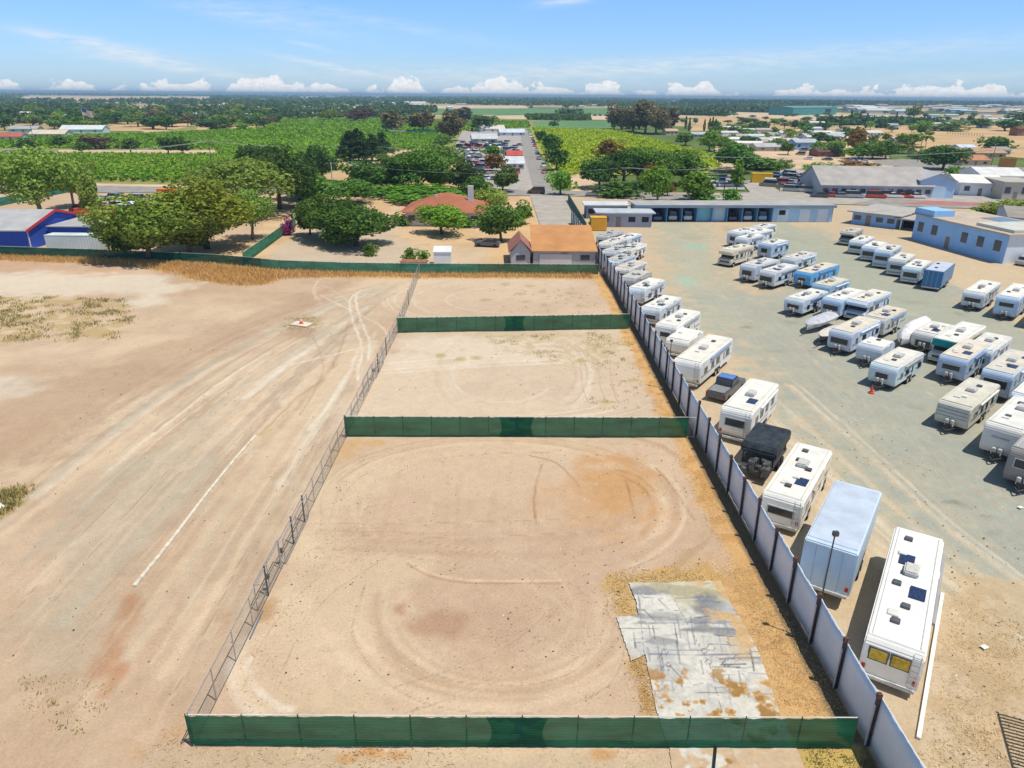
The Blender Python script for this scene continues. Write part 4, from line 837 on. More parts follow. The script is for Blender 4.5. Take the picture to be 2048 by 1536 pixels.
def rv(px, py, ytop, L, label, wpx=None, Wd=2.45, ang=34., style='travel', body=WHT, roof=(.80, .79, .75), stripe=(.35, .42, .5), H=None, vents=3, near_win=True, name=None, cat=None, ground_z=.5, group='recreational vehicles parked in the storage yard', seed=None, wincol=None):
    g = G(px, py, ground_z); g.z = 0
    if H is None: H = min(3.6, max(2.2, topz(g, ytop)))
    a = math.radians(ang); r = random.Random(seed or int(px*7+py))
    loc = g-Vector((math.cos(a), -math.sin(a), 0))*(Wd/2)
    nm = name or {'travel': 'travel_trailer', 'motor': 'motorhome', 'cabover': 'motorhome', 'cargo': 'cargo_trailer', 'fifth': 'travel_trailer', 'popup': 'small_camper'}[style]
    ct = cat or nm.replace('_', ' ')
    t = thing(nm, label, ct, (loc.x, loc.y, 0), -a, group)
    w = Wd/2; bm_ = bodymat(body); z0 = ground_z
    if style == 'motor': prof = [(.02, z0-.05), (0, z0+.9), (.06, H-.25), (.28, H), (L-.35, H), (L-.05, H-.7), (L, z0+.9), (L-.1, z0-.05)]
    elif style == 'cabover': prof = [(0, z0), (0, 1.15), (.75, 1.25), (1.0, 1.75), (.05, 1.95), (-.05, H-.35), (.3, H), (L, H), (L, z0)]
    elif style == 'cargo': prof = [(0, z0), (0, H), (L, H), (L, z0)]
    elif style == 'fifth': prof = [(.0, 1.5), (-.1, H-.5), (.25, H), (L, H), (L, z0), (2.2, z0), (2.0, 1.45)]
    else: prof = [(.3, z0), (0, z0+.55), (.02, H-.42), (.16, H-.12), (.4, H), (L-.25, H), (L, H-.25), (L-.02, z0+.5), (L-.3, z0)]
    # cut wheel arches out of the picture by leaving the skin above them: the skirt is shorter at the axle
    MB().xprism(prof, -w, w).build('body', bm_, t, bevel=.07, seg=2)
    MB().box(-w+.08, w-.08, .35, L-.3, H-.02, H+.035).build('roof', roofmat(roof), t, bevel=.02)
    for i in range(vents):
        x, y = r.uniform(-.6, .6), .8+(L-1.6)*(i+.5)/max(1, vents)+r.uniform(-.3, .3)
        MB().box(x-.2, x+.2, y-.2, y+.2, H+.03, H+.16).build('roof_vent', ventm if r.random() < .65 else roofmat(WHT), t, bevel=.03)
    if style not in ('cargo', 'popup'):
        y = L*r.uniform(.42, .6); MB().box(-.35, .35, y-.5, y+.5, H+.03, H+.33).build('air_conditioner', acm, t, bevel=.07)
    if style != 'cargo' or near_win:
        if near_win and style in ('travel', 'motor', 'popup'):
            wm = wincol or glassd; z1 = H-.75 if style != 'motor' else H-.8; hh = .62
            ww = w*r.choice([.62, .62, .74, .45]); hh = r.choice([.62, .5, .72]); z1 += r.uniform(-.12, .1)
            MB().box(-ww-.06, ww+.06, -.02, .05, z1-hh-.06, z1+.06).build('window_frame', acm, t, bevel=.02)
            MB().box(-ww, ww, -.035, .06, z1-hh, z1).build('rear_window' if style == 'motor' else 'front_window', wm, t, bevel=.02)
    if style == 'cabover':
        MB().box(-w*.85, w*.85, .62, .72, 1.2, 1.25).build('windscreen_base', glassd, t)
        b = MB(); b.face([(-w*.88, .70, 1.27), (w*.88, .70, 1.27), (w*.88, .93, 1.72), (-w*.88, .93, 1.72)]); b.build('windscreen', glassd, t)
        MB().box(-w*.7, w*.7, -.04, .02, .7, .98).build('grille', ventm, t, bevel=.02)
        for sx_ in (-1, 1): MB().box(sx_*w*.82-.12, sx_*w*.82+.12, -.045, .02, .75, .95).build('headlight', mat('headlight_glass', (.8, .8, .75), .2), t)
    # side windows, door and stripe on both sides
    ys_ = []
    y = 1.2
    while y < L-1.0 and style != 'cargo':
        wl = r.uniform(.5, 1.1); ys_.append((y, wl)); y += wl+r.uniform(.5, 1.1)
    for sx_ in (1, -1):
        for (y, wl) in ys_:
            MB().box(sx_*(w-.02) if sx_ > 0 else -w-.025, (w+.025) if sx_ > 0 else -w+.02, y, y+wl, H-1.35, H-.78).build('window', glassd, t)
        if style != 'cargo':
            MB().box(w-.02 if sx_ > 0 else -w-.02, w+.02 if sx_ > 0 else -w+.02, .5, L-.35, z0+.62, z0+.78).build('stripe', mat('stripe_%d' % int(sum(stripe)*100), stripe, .5), t)
            if sx_ > 0: MB().box(w-.02, w+.03, L*.62, L*.62+.65, z0+.05, z0+1.85).build('door', bodymat(tuple(min(.85, c*1.05) for c in body)), t, bevel=.01)
    if style == 'cargo':
        b = MB()
        for x in (-w*.5, 0, w*.5): b.box(x-.02, x+.02, -.025, .01, z0+.1, H-.1)
        b.build('seam', roofmat((.45, .55, .68)), t)
    ax = {'motor': [L*.3, L*.82], 'cabover': [.75, L*.72], 'cargo': [L*.45, L*.45+.85]}.get(style, [L*.5, L*.5+.85] if L > 6 else [L*.5])
    for y in ax:
        for sx_ in (1, -1):
            wh = link('wheel', wheel_me, t, (sx_*(w-.1), y, 0)); link('rim', rim_me, wh, (sx_*.01, 0, 0))
            MB().box((w-.03) if sx_ > 0 else -w-.012, (w+.012) if sx_ > 0 else -w+.03, y-.42, y+.42, z0+.0, z0+.32).build('wheel_arch', chrome, t)
    if style in ('travel', 'motor', 'cabover', 'fifth'):
        ac_ = r.choice([(.8, .8, .78), (.2, .3, .45), (.35, .35, .36), (.5, .42, .3)]); MB().tube((w+.09, L*.28, H-.3), (w+.09, L*.88, H-.3), .085, 8).build('awning', bodymat(ac_), t)
        if r.random() < .6: MB().box(-.62, -.12, L*.2, L*.2+.5, H+.03, H+.11).build('roof_hatch', roofmat((.7, .7, .68)), t, bevel=.02)
        if r.random() < .35 and 'nearest' not in label: solar(t, .5, L*.3, H)
        b = MB()
        for sx_ in (-1, 1): b.box(sx_*(w-.25)-.02, sx_*(w-.25)+.02, .45, L-.5, H+.02, H+.07)
        b.build('roof_rail', acm, t)
        if ang < 40 and style != 'motor' or (style == 'motor' and r.random() < .7):
            b = MB(); lx = w*.62
            for dx in (0, .32): b.tube((lx+dx, -.1, .75), (lx+dx, -.1, H+.05), .022, 6)
            for k in range(6): b.tube((lx, -.1, .95+k*.33), (lx+.32, -.1, .95+k*.33), .018, 6)
            b.build('ladder', acm, t)
    b = MB().box(-w+.3, w-.3, .5, L-.4, z0-.18, z0-.02)
    b.build('chassis', chrome, t)
    if style in ('travel', 'popup', 'cargo') and ang > 40:
        b = MB(); b.tube((-.7, .5, .45), (0, -1.0, .45), .05, 6); b.tube((.7, .5, .45), (0, -1.0, .45), .05, 6); b.tube((0, -.8, .05), (0, -.8, .75), .04, 6); b.box(-.25, .25, -.45, -.1, .45, .85); b.build('hitch', chrome, t)
        for sx_ in (-.2, .2): MB().tube((sx_, -.25, .62), (sx_, -.25, 1.15), .15, 10).build('gas_bottle', acm, t, bevel=.03)
    else: 
        MB().box(-w+.1, w-.1, -.12, .02, z0-.1, z0+.08).build('bumper', acm, t, bevel=.02)
        if ang < 40:
            for sx_ in (-1, 1): MB().box(sx_*(w-.18)-.08, sx_*(w-.18)+.08, -.03, .02, z0+.3, z0+.55).build('tail_light', mat('tail_light_red', (.45, .03, .03), .3), t)
    return t

r1 = rv(1833, 1386, 1318, 11.0, 'nearest white motorhome with two yellow rear windows and a solar panel on its roof', style='motor', vents=6, near_win=False, roof=(.84, .84, .84), ang=33)
zz = max(c.location.z for c in r1.children)
H1 = [max(v.co.z for v in c.data.vertices) for c in r1.children if c.name.startswith('roof') and 'vent' not in c.name][0]
for x in (-.55, .35): MB().box(x-.36, x+.36, -.02, .1, H1-1.05, H1-.48).build('rear_window', amber, r1, bevel=.02)
for x in (-.55, .35): MB().box(x-.43, x+.43, .0, .09, H1-1.12, H1-.41).build('window_frame', ventm, r1, bevel=.02)
solar(r1, .45, 4.6, H1); solar(r1, -.3, 7.4, H1)
rv(1697, 1196, 1105, 7.6, 'pale blue box trailer with a plain flat roof beside the nearest motorhome', style='cargo', body=(.52, .64, .76), roof=(.52, .60, .74), vents=0, near_win=False, ground_z=.95, Wd=2.6)
rv(1597, 1062, 1008, 8.6, 'white trailer with brown rear window and five roof vents beyond the box trailer', style='motor', vents=5, near_win=True, stripe=(.45, .38, .3))
rv(1497, 884, 828, 7.6, 'white camper with wide grey rear window and single roof vent beyond the black tarpaulin', style='travel', vents=1, roof=(.80, .79, .74))
rv(1397, 772, 728, 9.2, 'long white trailer with cream roof behind the dark pickup truck', style='travel', vents=2, near_win=False, roof=(.80, .77, .70), Wd=2.6)
rv(1374, 714, 700, 4.6, 'low white camper squeezed between two taller trailers near the wall', style='popup', vents=1, near_win=False, H=2.1)
rv(1350, 692, 655, 7.4, 'bright white motorhome with dark blue rear window by the wall of the middle plot', style='motor', vents=2)
rv(1318, 648, 622, 6.8, 'pale blue grey trailer with a black side hatch near the wall', style='travel', body=BLUEW, vents=2)
rv(1288, 606, 580, 6.8, 'boxy pale blue trailer with white roof and shadow across its rear', style='travel', body=BLUEW, vents=1, near_win=False)
rv(1268, 584, 560, 5.8, 'grey roofed trailer with a dark side behind the boxy pale blue trailer', style='travel', body=(.40, .42, .45), roof=(.55, .54, .52), vents=1)
rv(1258, 562, 538, 6.2, 'tan roofed trailer in the far part of the wall row', style='travel', roof=(.62, .56, .48), vents=2)
for i, (x, y, yt, l) in enumerate([(1236, 546, 524, 'grey camper with stained roof at the end of the wall row'), (1228, 526, 505, 'blue grey camper beside the far end of the wall'), (1222, 508, 488, 'white camper with cluttered roof beside the far end of the wall'), (1216, 492, 472, 'farthest camper of the row along the wall'), (1262, 520, 503, 'pale trailer parked beside the farthest campers of the wall row'), (1254, 498, 484, 'low white trailer behind the farthest campers of the wall row')]):
    rv(x, y, yt, 6.2, l, body=[BLUEW, (.55, .6, .66), WHT, (.6, .62, .64), WHT, BLUEW][i], roof=[(.5, .5, .48), (.55, .57, .6), (.7, .7, .68), (.45, .46, .48), (.7, .68, .62), WHT][i], vents=3)
A = 47.
C_ = [(1476, 492, 466, 6.5, 'white trailer at the far left corner of the centre block', 'travel', BLUEW, WHT), (1506, 492, 468, 7, 'white trailer second from left in the back row of the centre block', 'travel', WHT, WHT),
      (1540, 517, 490, 6.0, 'blue fronted white camper standing right of the beige motorhome', 'travel', (.42, .55, .75), WHT), (1462, 530, 502, 6.6, 'beige motorhome with black windscreen at the corner of the centre block', 'cabover', CREAM, (.74, .70, .6)),
      (1507, 562, 533, 7.0, 'pale blue trailer just in front of the beige motorhome', 'travel', BLUEW, (.66, .66, .66)), (1546, 574, 546, 7.2, 'grey white trailer with blue front window in front of the blue striped trailer', 'travel', (.62, .66, .72), (.72, .73, .74)),
      (1588, 541, 520, 7.4, 'pale roofed trailer behind the grey white one in the centre block', 'travel', BLUEW, (.66, .64, .58)), (1618, 573, 548, 9.2, 'long trailer with bright blue sides and a cluttered cream roof', 'travel', (.12, .42, .80), (.72, .64, .52)),
      (1603, 629, 602, 7.0, 'white trailer with dark hatch in front of the white boat', 'travel', BLUEW, (.76, .76, .74)), (1655, 600, 574, 6.4, 'tan roofed trailer with a blue side in the middle of the centre block', 'travel', (.32, .5, .68), (.68, .62, .5)),
      (1678, 634, 602, 7.4, 'white trailer with round dark window left of the striped motorhome', 'travel', (.50, .66, .88), WHT), (1727, 640, 606, 7.6, 'white motorhome with grey stripes and long side windows in the centre block', 'cabover', (.60, .70, .84), (.76, .73, .66)),
      (1764, 672, 640, 6.6, 'tan roofed trailer with bright blue corner behind the front left trailer', 'travel', (.60, .62, .62), (.70, .62, .52)), (1698, 706, 668, 7.4, 'pale blue fronted trailer with two dark side windows beside the dark boats', 'travel', (.58, .66, .80), (.72, .66, .56)),
      (1758, 730, 700, 3.4, 'little white camper next to the front trailer of the centre block', 'popup', BLUEW, WHT), (1907, 728, 688, 9.0, 'white motorhome with a teal windscreen cover', 'cabover', WHT, WHT),
      (1787, 776, 738, 6.8, 'light trailer at the front of the centre block with an orange cone at its hitch', 'travel', (.60, .72, .80), (.74, .72, .66)), (1925, 764, 722, 7.6, 'trailer with pale blue front and patchy tan roof in the right centre block', 'travel', (.46, .58, .76), (.74, .66, .56)),
      (2014, 800, 752, 8.4, 'long trailer with beige roof and blue front near the right edge', 'travel', (.50, .62, .78), (.66, .62, .56)), (1932, 862, 818, 7.8, 'cream trailer with horizontal grey stripes on its front', 'travel', (.66, .64, .56), (.66, .64, .56)),
      (2030, 922, 864, 7.8, 'large rounded white trailer with writing on its nose near the right edge', 'travel', WHT, (.76, .76, .74)), (2078, 850, 802, 7.8, 'white trailer behind the rounded one, cut by the right edge', 'travel', BLUEW, WHT), (2085, 985, 920, 6., 'grey van bodied camper cut by the right edge of the photo', 'travel', (.28, .27, .26), (.4, .4, .4))]
C_ += [(1520, 476, 456, 6, 'white camper at the very back of the centre block', 'travel', WHT, (.7, .7, .68)), (1492, 500, 478, 6, 'narrow white trailer between the two back row trailers of the centre block', 'travel', BLUEW, WHT),
       (1868, 702, 672, 5.5, 'low white trailer right of the boat under the peaked tarpaulin', 'travel', WHT, (.76, .75, .72)), (1975, 742, 704, 7, 'pale trailer between the patchy roofed one and the right edge', 'travel', BLUEW, (.74, .72, .68))]
for (x, y, yt, L, l, st, b_, rf) in C_:
    t = rv(x, y, yt, L, l, ang=A, style=st, body=b_, roof=rf, vents=2, near_win=st == 'travel' and 'rounded' not in l and 'stripes on' not in l, stripe=(.25, .35, .5))
    if 'teal' in l: MB().box(-1.1, 1.1, -.16, -.08, 2.0, 2.7).build('windscreen_cover', mat('teal_cover', (.01, .32, .30), .6), t, bevel=.03)
    if 'stripes on' in l:
        for k in range(4): MB().box(-1.15, 1.15, -.02, .05, 1.25+k*.28, 1.33+k*.28).build('stripe', mat('grey_stripe', (.36, .40, .42)), t)
    if 'writing' in l:
        Hh = max(v.co.z for c in t.children if c.name.startswith('body') for v in c.data.vertices)
        for k in range(9): MB().box(-.6+k*.13, -.52+k*.13, -.02, .05, Hh-1.05, Hh-.88).build('lettering', mat('grey_letters', (.45, .47, .5)), t)
for (x, y, yt, L, l, st, b_, rf) in [(1704, 488, 466, 6, 'dark fronted motorhome at the start of the diagonal row near the blue buildings', 'cabover', (.42, .44, .42), (.6, .58, .52)), (1724, 506, 484, 6.6, 'white trailer second in the diagonal row near the blue buildings', 'travel', (.66, .74, .86), WHT),
      (1750, 520, 496, 6.6, 'white trailer third in the diagonal row near the blue buildings', 'travel', (.56, .68, .86), WHT), (1776, 534, 504, 7.0, 'blue grey trailer fourth in the diagonal row near the blue buildings', 'travel', (.50, .64, .82), (.72, .70, .66)),
      (1806, 550, 522, 6.6, 'pale trailer behind the dark blue one in the diagonal row', 'travel', (.56, .62, .66), (.74, .74, .7)), (1836, 565, 538, 7.2, 'white roofed trailer with blue lower front left of the dark blue one', 'travel', (.56, .70, .80), WHT), (1880, 578, 545, 8.0, 'dark blue box trailer closing the diagonal row', 'cargo', (.045, .19, .40), (.55, .60, .72))]:
    rv(x, y, yt, L, l, ang=40, style=st, body=b_, roof=rf, vents=2)
for (x, y, yt, L, l, b_, rf) in [(1963, 618, 588, 8.6, 'ivory trailer standing left in the group at the right edge', (.66, .72, .78), (.80, .80, .74)), (2030, 636, 598, 9.0, 'white trailer in the middle of the group at the right edge', (.50, .66, .86), WHT), (2100, 658, 615, 9.0, 'trailer cut by the right edge beside two white ones', (.50, .66, .86), WHT)]:
    rv(x, y, yt, L, l, ang=44, body=b_, roof=rf, vents=2)

def boat(px, py, L, label, ang, hull=(.75, .77, .8), cover=(.35, .36, .4), W_=2.1, peak=1.5):
    g = G(px, py, .5); t = thing('boat', label, 'boat', (g.x, g.y, 0), -math.radians(ang), 'boats and covered loads in the storage yard'); w = W_/2
    sec = [(0, .05), (.8, .62), (1.8, .9), (L*.6, 1.0), (L, .92)]; V = []; Fq = []
    for (y, k) in sec: V += [(0, y+.1, .45), (w*k*.75, y, .7), (w*k, y, 1.15), (-w*k, y, 1.15), (-w*k*.75, y, .7)]
    for i in range(len(sec)-1):
        for j in range(5): a_ = i*5+j; b_ = i*5+(j+1) % 5; Fq.append((a_, b_, b_+5, a_+5))
    Fq.append((20, 21, 22, 23)); me = bpy.data.meshes.new('hull'); me.from_pydata(V, [], Fq+[(20, 23, 24)]); me.materials.append(mat('hull_%d' % int(sum(hull)*100), hull, .35)); link('hull', me, t)
    V = []; Fq = []
    for (y, k) in sec: V += [(w*k, y, 1.16), (w*k*.5, y, 1.2+(peak-1.2)*.8*k), (0, y, 1.2+(peak-1.2)*k), (-w*k*.5, y, 1.2+(peak-1.2)*.8*k), (-w*k, y, 1.16)]
    for i in range(len(sec)-1):
        for j in range(4): a_ = i*5+j; Fq.append((a_, a_+1, a_+6, a_+5))
    me = bpy.data.meshes.new('boat_cover'); me.from_pydata(V, [], Fq); me.materials.append(mat('cover_%d' % int(sum(cover)*100), cover, .8, .15, 2)); me.polygons.foreach_set('use_smooth', [True]*len(me.polygons)); link('boat_cover', me, t)
    b = MB(); b.tube((0, -1.1, .4), (0, L*.9, .4), .06, 6); b.box(-w*.8, w*.8, L*.55, L*.6, .3, .42); b.build('boat_trailer', chrome, t)
    for s in (-1, 1): link('wheel', wheel_me, t, (s*w*.85, L*.57, 0), scale=(1, .8, .8))
boat(1612, 660, 6.2, 'white boat with dark cover on its trailer in front of the pale trailer', 47, cover=(.5, .52, .6)); boat(1640, 684, 4.8, 'small low boat with a dark hull left of the pale blue fronted trailer', 47, hull=(.1, .11, .12), cover=(.66, .60, .56), peak=1.35)
boat(1800, 690, 6.4, 'boat under a peaked white tarpaulin left of the teal windscreen motorhome', 47, cover=(.78, .78, .80), peak=2.6, W_=2.4)
def tarp_trailer():
    g = G(1520, 960, .3); t = thing('flatbed_trailer', 'machinery on a trailer under a taut black tarpaulin between two white campers', 'trailer', (g.x-.8, g.y, 0), -math.radians(34)); blk = mat('black_tarpaulin', (.035, .045, .055), .55, .3, 2)
    MB().xprism([(1.6, 1.55), (1.5, 1.9), (1.75, 2.3), (5.3, 2.45), (5.5, 2.2), (5.5, 1.55)], -1.25, 1.25).build('tarpaulin', blk, t, bevel=.1)
    b = MB(); b.box(-1.1, 1.1, .6, 5.6, .55, .75)
    for x in (-1.05, 1.05):
        for y in (1.8, 5.2): b.box(x-.05, x+.05, y-.05, y+.05, .75, 1.6)
    b.build('frame', chrome, t)
    b = MB(); r = random.Random(2)
    for k in range(16): x, y = r.uniform(-1, 1), r.uniform(.3, 1.8); s = r.uniform(.1, .28); b.box(x-s, x+s, y-s*1.3, y+s*1.3, .6, .75+r.uniform(.15, .7))
    for k in range(6): x, y = r.uniform(-.9, .9), r.uniform(.3, 1.4); b.tube((x, y, .5), (x+r.uniform(-.4, .4), y-r.uniform(.1, .6), r.uniform(.9, 1.4)), .05, 6)
    b.build('machinery', mat('grey_machinery', (.13, .13, .14), .5, .4, 3, metal=.3), t, bevel=.02)
    for x in (-1.1, 1.1):
        for y in (3.2, 4.1): link('wheel', wheel_me, t, (x, y, 0))
tarp_trailer()

def car_parts(kind, L=4.5, Wd=1.8, H=1.45, base=.3):
    w = Wd/2
    if kind == 'pickup': body = [(0, base+.1), (0, .95), (1.7, .98), (1.72, 1.02), (3.9, 1.05), (5.1, .92), (5.25, .6), (5.2, base+.05)]; cab = [(1.75, 1.0), (1.95, 1.72), (3.2, 1.74), (3.95, 1.03)]; L = 5.25
    elif kind == 'van': body = [(0, base), (-.02, 1.1), (4.2, 1.1), (4.8, .85), (4.85, base)]; cab = [(.05, 1.08), (.15, 1.9), (3.2, 1.92), (4.1, 1.1)]; L = 4.85
    else: body = [(.05, base), (0, .75), (.15, .95), (3.2, .96), (4.35, .78), (4.5, .5), (4.45, base)]; cab = [(.55, .94), (1.05, 1.4), (2.45, 1.43), (3.25, .95)]; L = 4.5
    bm_ = MB().xprism(body, -w, w).mesh('body', None or tyre, bevel=.08, seg=2); cb = MB().xprism(cab, -w*.86, w*.86).mesh('cabin', glassd, bevel=.06, seg=2)
    ys_ = [p[0] for p in cab]; zt = cab[1][1]; rf = MB().box(-w*.78, w*.78, cab[1][0]+.02, cab[2][0]-.02, zt-.02, zt+.035).mesh('roof', tyre, bevel=.02)
    return bm_, cb, rf, L, w
CK = {k: car_parts(k) for k in ('car', 'van', 'pickup')}
_cm = {}
def car(p, rz, col, label, kind='car', group=None, name='parked_car', roofcol=None, detail=True, s=1.):
    bm_, cb, rf, L, w = CK[kind]
    key = (kind, tuple(col), roofcol)
    if key not in _cm:
        m = mat('car_paint_%d_%d_%d' % tuple(int(v*100) for v in col), col, .3, .05, 1, spec=.6); b2 = bm_.copy(); b2.materials[0] = m; r2 = rf.copy(); r2.materials[0] = mat('car_paint_%d_%d_%d' % tuple(int(v*100) for v in (roofcol or col)), roofcol or col, .3, spec=.6); _cm[key] = (b2, r2)
    b2, r2 = _cm[key]
    t = thing(name, label, 'pickup truck' if kind == 'pickup' else kind, (p[0], p[1], p[2] if len(p) > 2 else 0), rz, group); t.scale = (s, s, s)
    link('body', b2, t); link('windows', cb, t); link('roof', r2, t)
    if detail:
        for y in (L*.18, L*.82):
            for sx_ in (-1, 1): link('wheel', wheel_me, t, (sx_*(w-.08), y, 0), scale=(.8, .9, .9))
    return t
g = G(1408, 808); t = car((g.x+1.0, g.y+.3), -math.radians(36), (.10, .11, .13), 'dark grey pickup truck with a blue roof parked between two white campers', 'pickup', name='pickup_truck', roofcol=(.10, .22, .55))
for s in (-1, 1): MB().box(s*.8-.08, s*.8+.08, -.03, .02, .6, .88).build('tail_light', mat('tail_light_red', (.45, .03, .03), .3), t)
MB().box(-.72, .72, .1, 1.68, .99, 1.06).build('bed_cover', mat('bed_cover_grey', (.25, .26, .28), .5), t, bevel=.02)
g = G(1760, 783); 
def cone2(x, y, l):
    g = G(x, y); b = MB(); o = _mats['cone_orange']; b.box(-.22, .22, -.22, .22, .03, .08); b.tube((0, 0, .08), (0, 0, .8), .16, 10, r2=.03); tag(b.build('traffic_cone', o, None, loc=(g.x, g.y, .05)), l, 'cone')
cone2(1742, 787, 'orange cone at the hitch of the front trailer in the centre block')
g = G(2040, 533); car((g.x, g.y), -.9, (.4, .42, .45), 'grey car by the corner of the long pale blue building', 'car')
# ------------------------------------------------------------------ buildings
def bmatc(c): return mat('wall_paint_%d_%d_%d' % tuple(int(v*100) for v in c), c, .75, .06, .25)
def rmatc(c): return mat('roofing_%d_%d_%d' % tuple(int(v*100) for v in c), c, .8, .14, .35, col2=tuple(v*.8 for v in c))
winm = mat('house_window', (.05, .07, .10), .15, .2, .5, spec=.6); darkin = mat('dark_opening', (.03, .032, .04), .8, .2, .5)
def building(px0, px1, ytop, dep, label, wall=(.6, .6, .58), roof=(.5, .5, .48), kind='gable', rise=1.2, eave=.4, name='house', cat='house', group=None, wins=3, doors=1, H=None, world=None, ridge='x', windows=True, skew=0., wincol=None):
    """front base edge from pixel px0 to px1; dep metres deep away from the camera"""
    if world: a, b = Vector((*world[0], 0)), Vector((*world[1], 0))
    else: a, b = G(*px0), G(*px1)
    L = (b-a).length; H = H or max(2.2, topz((a+b)/2, ytop)); rz = math.atan2(b.y-a.y, b.x-a.x)
    t = thing(name, label, cat, (a.x, a.y, 0), rz, group)
    MB().box(0, L, 0, dep, -.1, H).build('wall', bmatc(wall), t)
    b_ = MB(); e = eave; rm = rmatc(roof)
    if kind == 'flat': b_.box(-e, L+e, -e, dep+e, H-.02, H+.22)
    elif kind == 'shed': b_.xprism([(-e, H-.05), (-e, H+.12), (dep+e, H+rise+.12), (dep+e, H+rise-.05)], -e, L+e)
    elif kind == 'hip':
        q = min(dep, L)/2; V = [(-e, -e, H), (L+e, -e, H), (L+e, dep+e, H), (-e, dep+e, H), (q, dep/2, H+rise), (L-q, dep/2, H+rise)]
        for f in ((0, 1, 5, 4), (1, 2, 5), (2, 3, 4, 5), (3, 0, 4), (3, 2, 1, 0)): b_.face([V[i] for i in f])
    elif ridge == 'x': b_.xprism([(-e, H-.1), (-e, H+.08), (dep/2, H+rise+.12), (dep+e, H+.08), (dep+e, H-.1), (dep/2, H+rise-.06)], -e, L+e)
    else:
        m = MB(); prof = [(-e, H-.1), (-e, H+.08), (L/2, H+rise+.12), (L+e, H+.08), (L+e, H-.1), (L/2, H+rise-.06)]
        n = 6; V = [(p[0], -e, p[1]) for p in prof]+[(p[0], dep+e, p[1]) for p in prof]
        b_.v = V; b_.f = [tuple(range(6)), tuple(range(11, 5, -1))]+[((i+1) % 6, i, i+6, (i+1) % 6+6) for i in range(6)]; b_.m = [0]*8
    b_.build('roof', rm, t)
    if kind == 'gable' and ridge == 'x':
        for x0, x1 in ((0, .12), (L-.12, L)): MB().xprism([(.0, H-.02), (dep/2, H+rise-.1), (dep, H-.02)], x0, x1).build('gable', bmatc(wall), t)
    elif kind == 'gable':
        for y0 in (0, dep-.12):
            g_ = MB(); g_.v = [(0, y0, H-.02), (L, y0, H-.02), (L/2, y0, H+rise-.1), (0, y0+.12, H-.02), (L, y0+.12, H-.02), (L/2, y0+.12, H+rise-.1)]; g_.f = [(0, 1, 2), (5, 4, 3), (0, 3, 4, 1), (1, 4, 5, 2), (2, 5, 3, 0)]; g_.m = [0]*5
            g_.build('gable', bmatc(wall), t)
    if windows:
        n = wins+doors; r = random.Random(int(L*31))
        for i in range(n):
            x = L*(i+.5)/n; 
            if i == wins//2+ (0 if doors else 99): MB().box(x-.5, x+.5, -.05, .02, 0, min(2.1, H-.2)).build('door', bmatc((.25, .22, .2)), t)
            else: MB().box(x-.7, x+.7, -.05, .02, H*.38, H*.75).build('window', wincol or winm, t)
    return t, L, H
def addbox(t, nm, m, *b, bevel=0): return MB().box(*b).build(nm, m, t, bevel=bevel)

# long open blue carport sheds
def open_shed():
    a, b = G(1272, 444), G(1662, 444); L = (b-a).length; H = topz(a, 412); t = thing('storage_shed', 'long blue storage shed with open bays and grey flat roof behind the centre block', 'shed', (a.x, a.y, 0), math.atan2(b.y-a.y, b.x-a.x))
    blue = bmatc((.14, .34, .60)); lb = bmatc((.42, .64, .86)); dk = bmatc((.05, .12, .24)); n = 13; bw = L/n; D = 6.5
    addbox(t, 'back_wall', dk, 0, L, D-.15, D, 0, H)
    addbox(t, 'roof', rmatc((.42, .42, .42)), -.5, L+.4, -.7, D+.4, H, H+.28); addbox(t, 'fascia', bmatc((.20, .26, .36)), -.5, L+.4, -.74, -.70, H-.28, H+.29)
    for i in range(n+1):
        if i < 10 or i == n: addbox(t, 'partition', blue if i else lb, max(0, i*bw-.08), i*bw+.08, 0, D-.16, 0, H-.01)
    addbox(t, 'front_wall', lb, bw*9+.09, L-.09, 0, .15, 0, H-.01)
    for x in (9.35, 10.8, 12.0): addbox(t, 'door', bmatc((.66, .78, .90)), bw*x, bw*x+bw*.7, -.05, -.005, .05, H*.82)
    addbox(t, 'window', darkin, bw*9.35+.2, bw*9.35+1.6, -.08, -.055, H*.45, H*.75)
    addbox(t, 'front_wall', bmatc((.25, .60, .72)), bw*4+.09, bw*6-.09, 1.0, 1.1, 0, H-.01); addbox(t, 'roller_door', bmatc((.50, .70, .82)), bw*5+.2, bw*6-.3, .9, .97, 0, H-.3)
    cols = [(.7, .74, .8), (.15, .25, .5), (.6, .6, .6), (.75, .77, .8), (.1, .12, .2), (.65, .7, .75), (.35, .5, .7)]
    for k, i in enumerate((0, 1, 2, 3, 6, 7, 8)):
        x = i*bw+bw*.5; w = t.matrix_world; c = math.cos(t.rotation_euler.z); s = math.sin(t.rotation_euler.z); X = a.x+x*c-1.0*s; Y = a.y+x*s+1.0*c
        car((X, Y), t.rotation_euler.z, cols[k], ['white van under the leftmost bays of the long blue shed', 'dark blue car in the second bay of the long blue shed', 'grey van in the third bay of the long blue shed', 'white van in the fourth bay of the long blue shed', 'dark car in a middle bay of the long blue shed', 'white van in the bay right of the roller door', 'blue van in the bay next to the pale front wall'][k], 'van' if k not in (1, 4) else 'car')
open_shed()
t, L, H = building((1702, 447), (1790, 458), 428, 14, 'blue office building with flat grey roof and dark porch right of the long shed', (.30, .50, .80), (.46, .44, .41), 'flat', name='office_building', cat='building', eave=.9)
addbox(t, 'porch_roof', rmatc((.46, .44, .41)), L-.5, L+9, -.5, 9, H-.5, H-.25); 
for x in (L+1, L+4.5, L+8.5): addbox(t, 'porch_post', bmatc((.7, .72, .75)), x-.1, x+.1, -.3, -.1, 0, H-.5)
addbox(t, 'porch_back', darkin, L+.1, L+8.5, 4, 4.1, 0, H-.52)
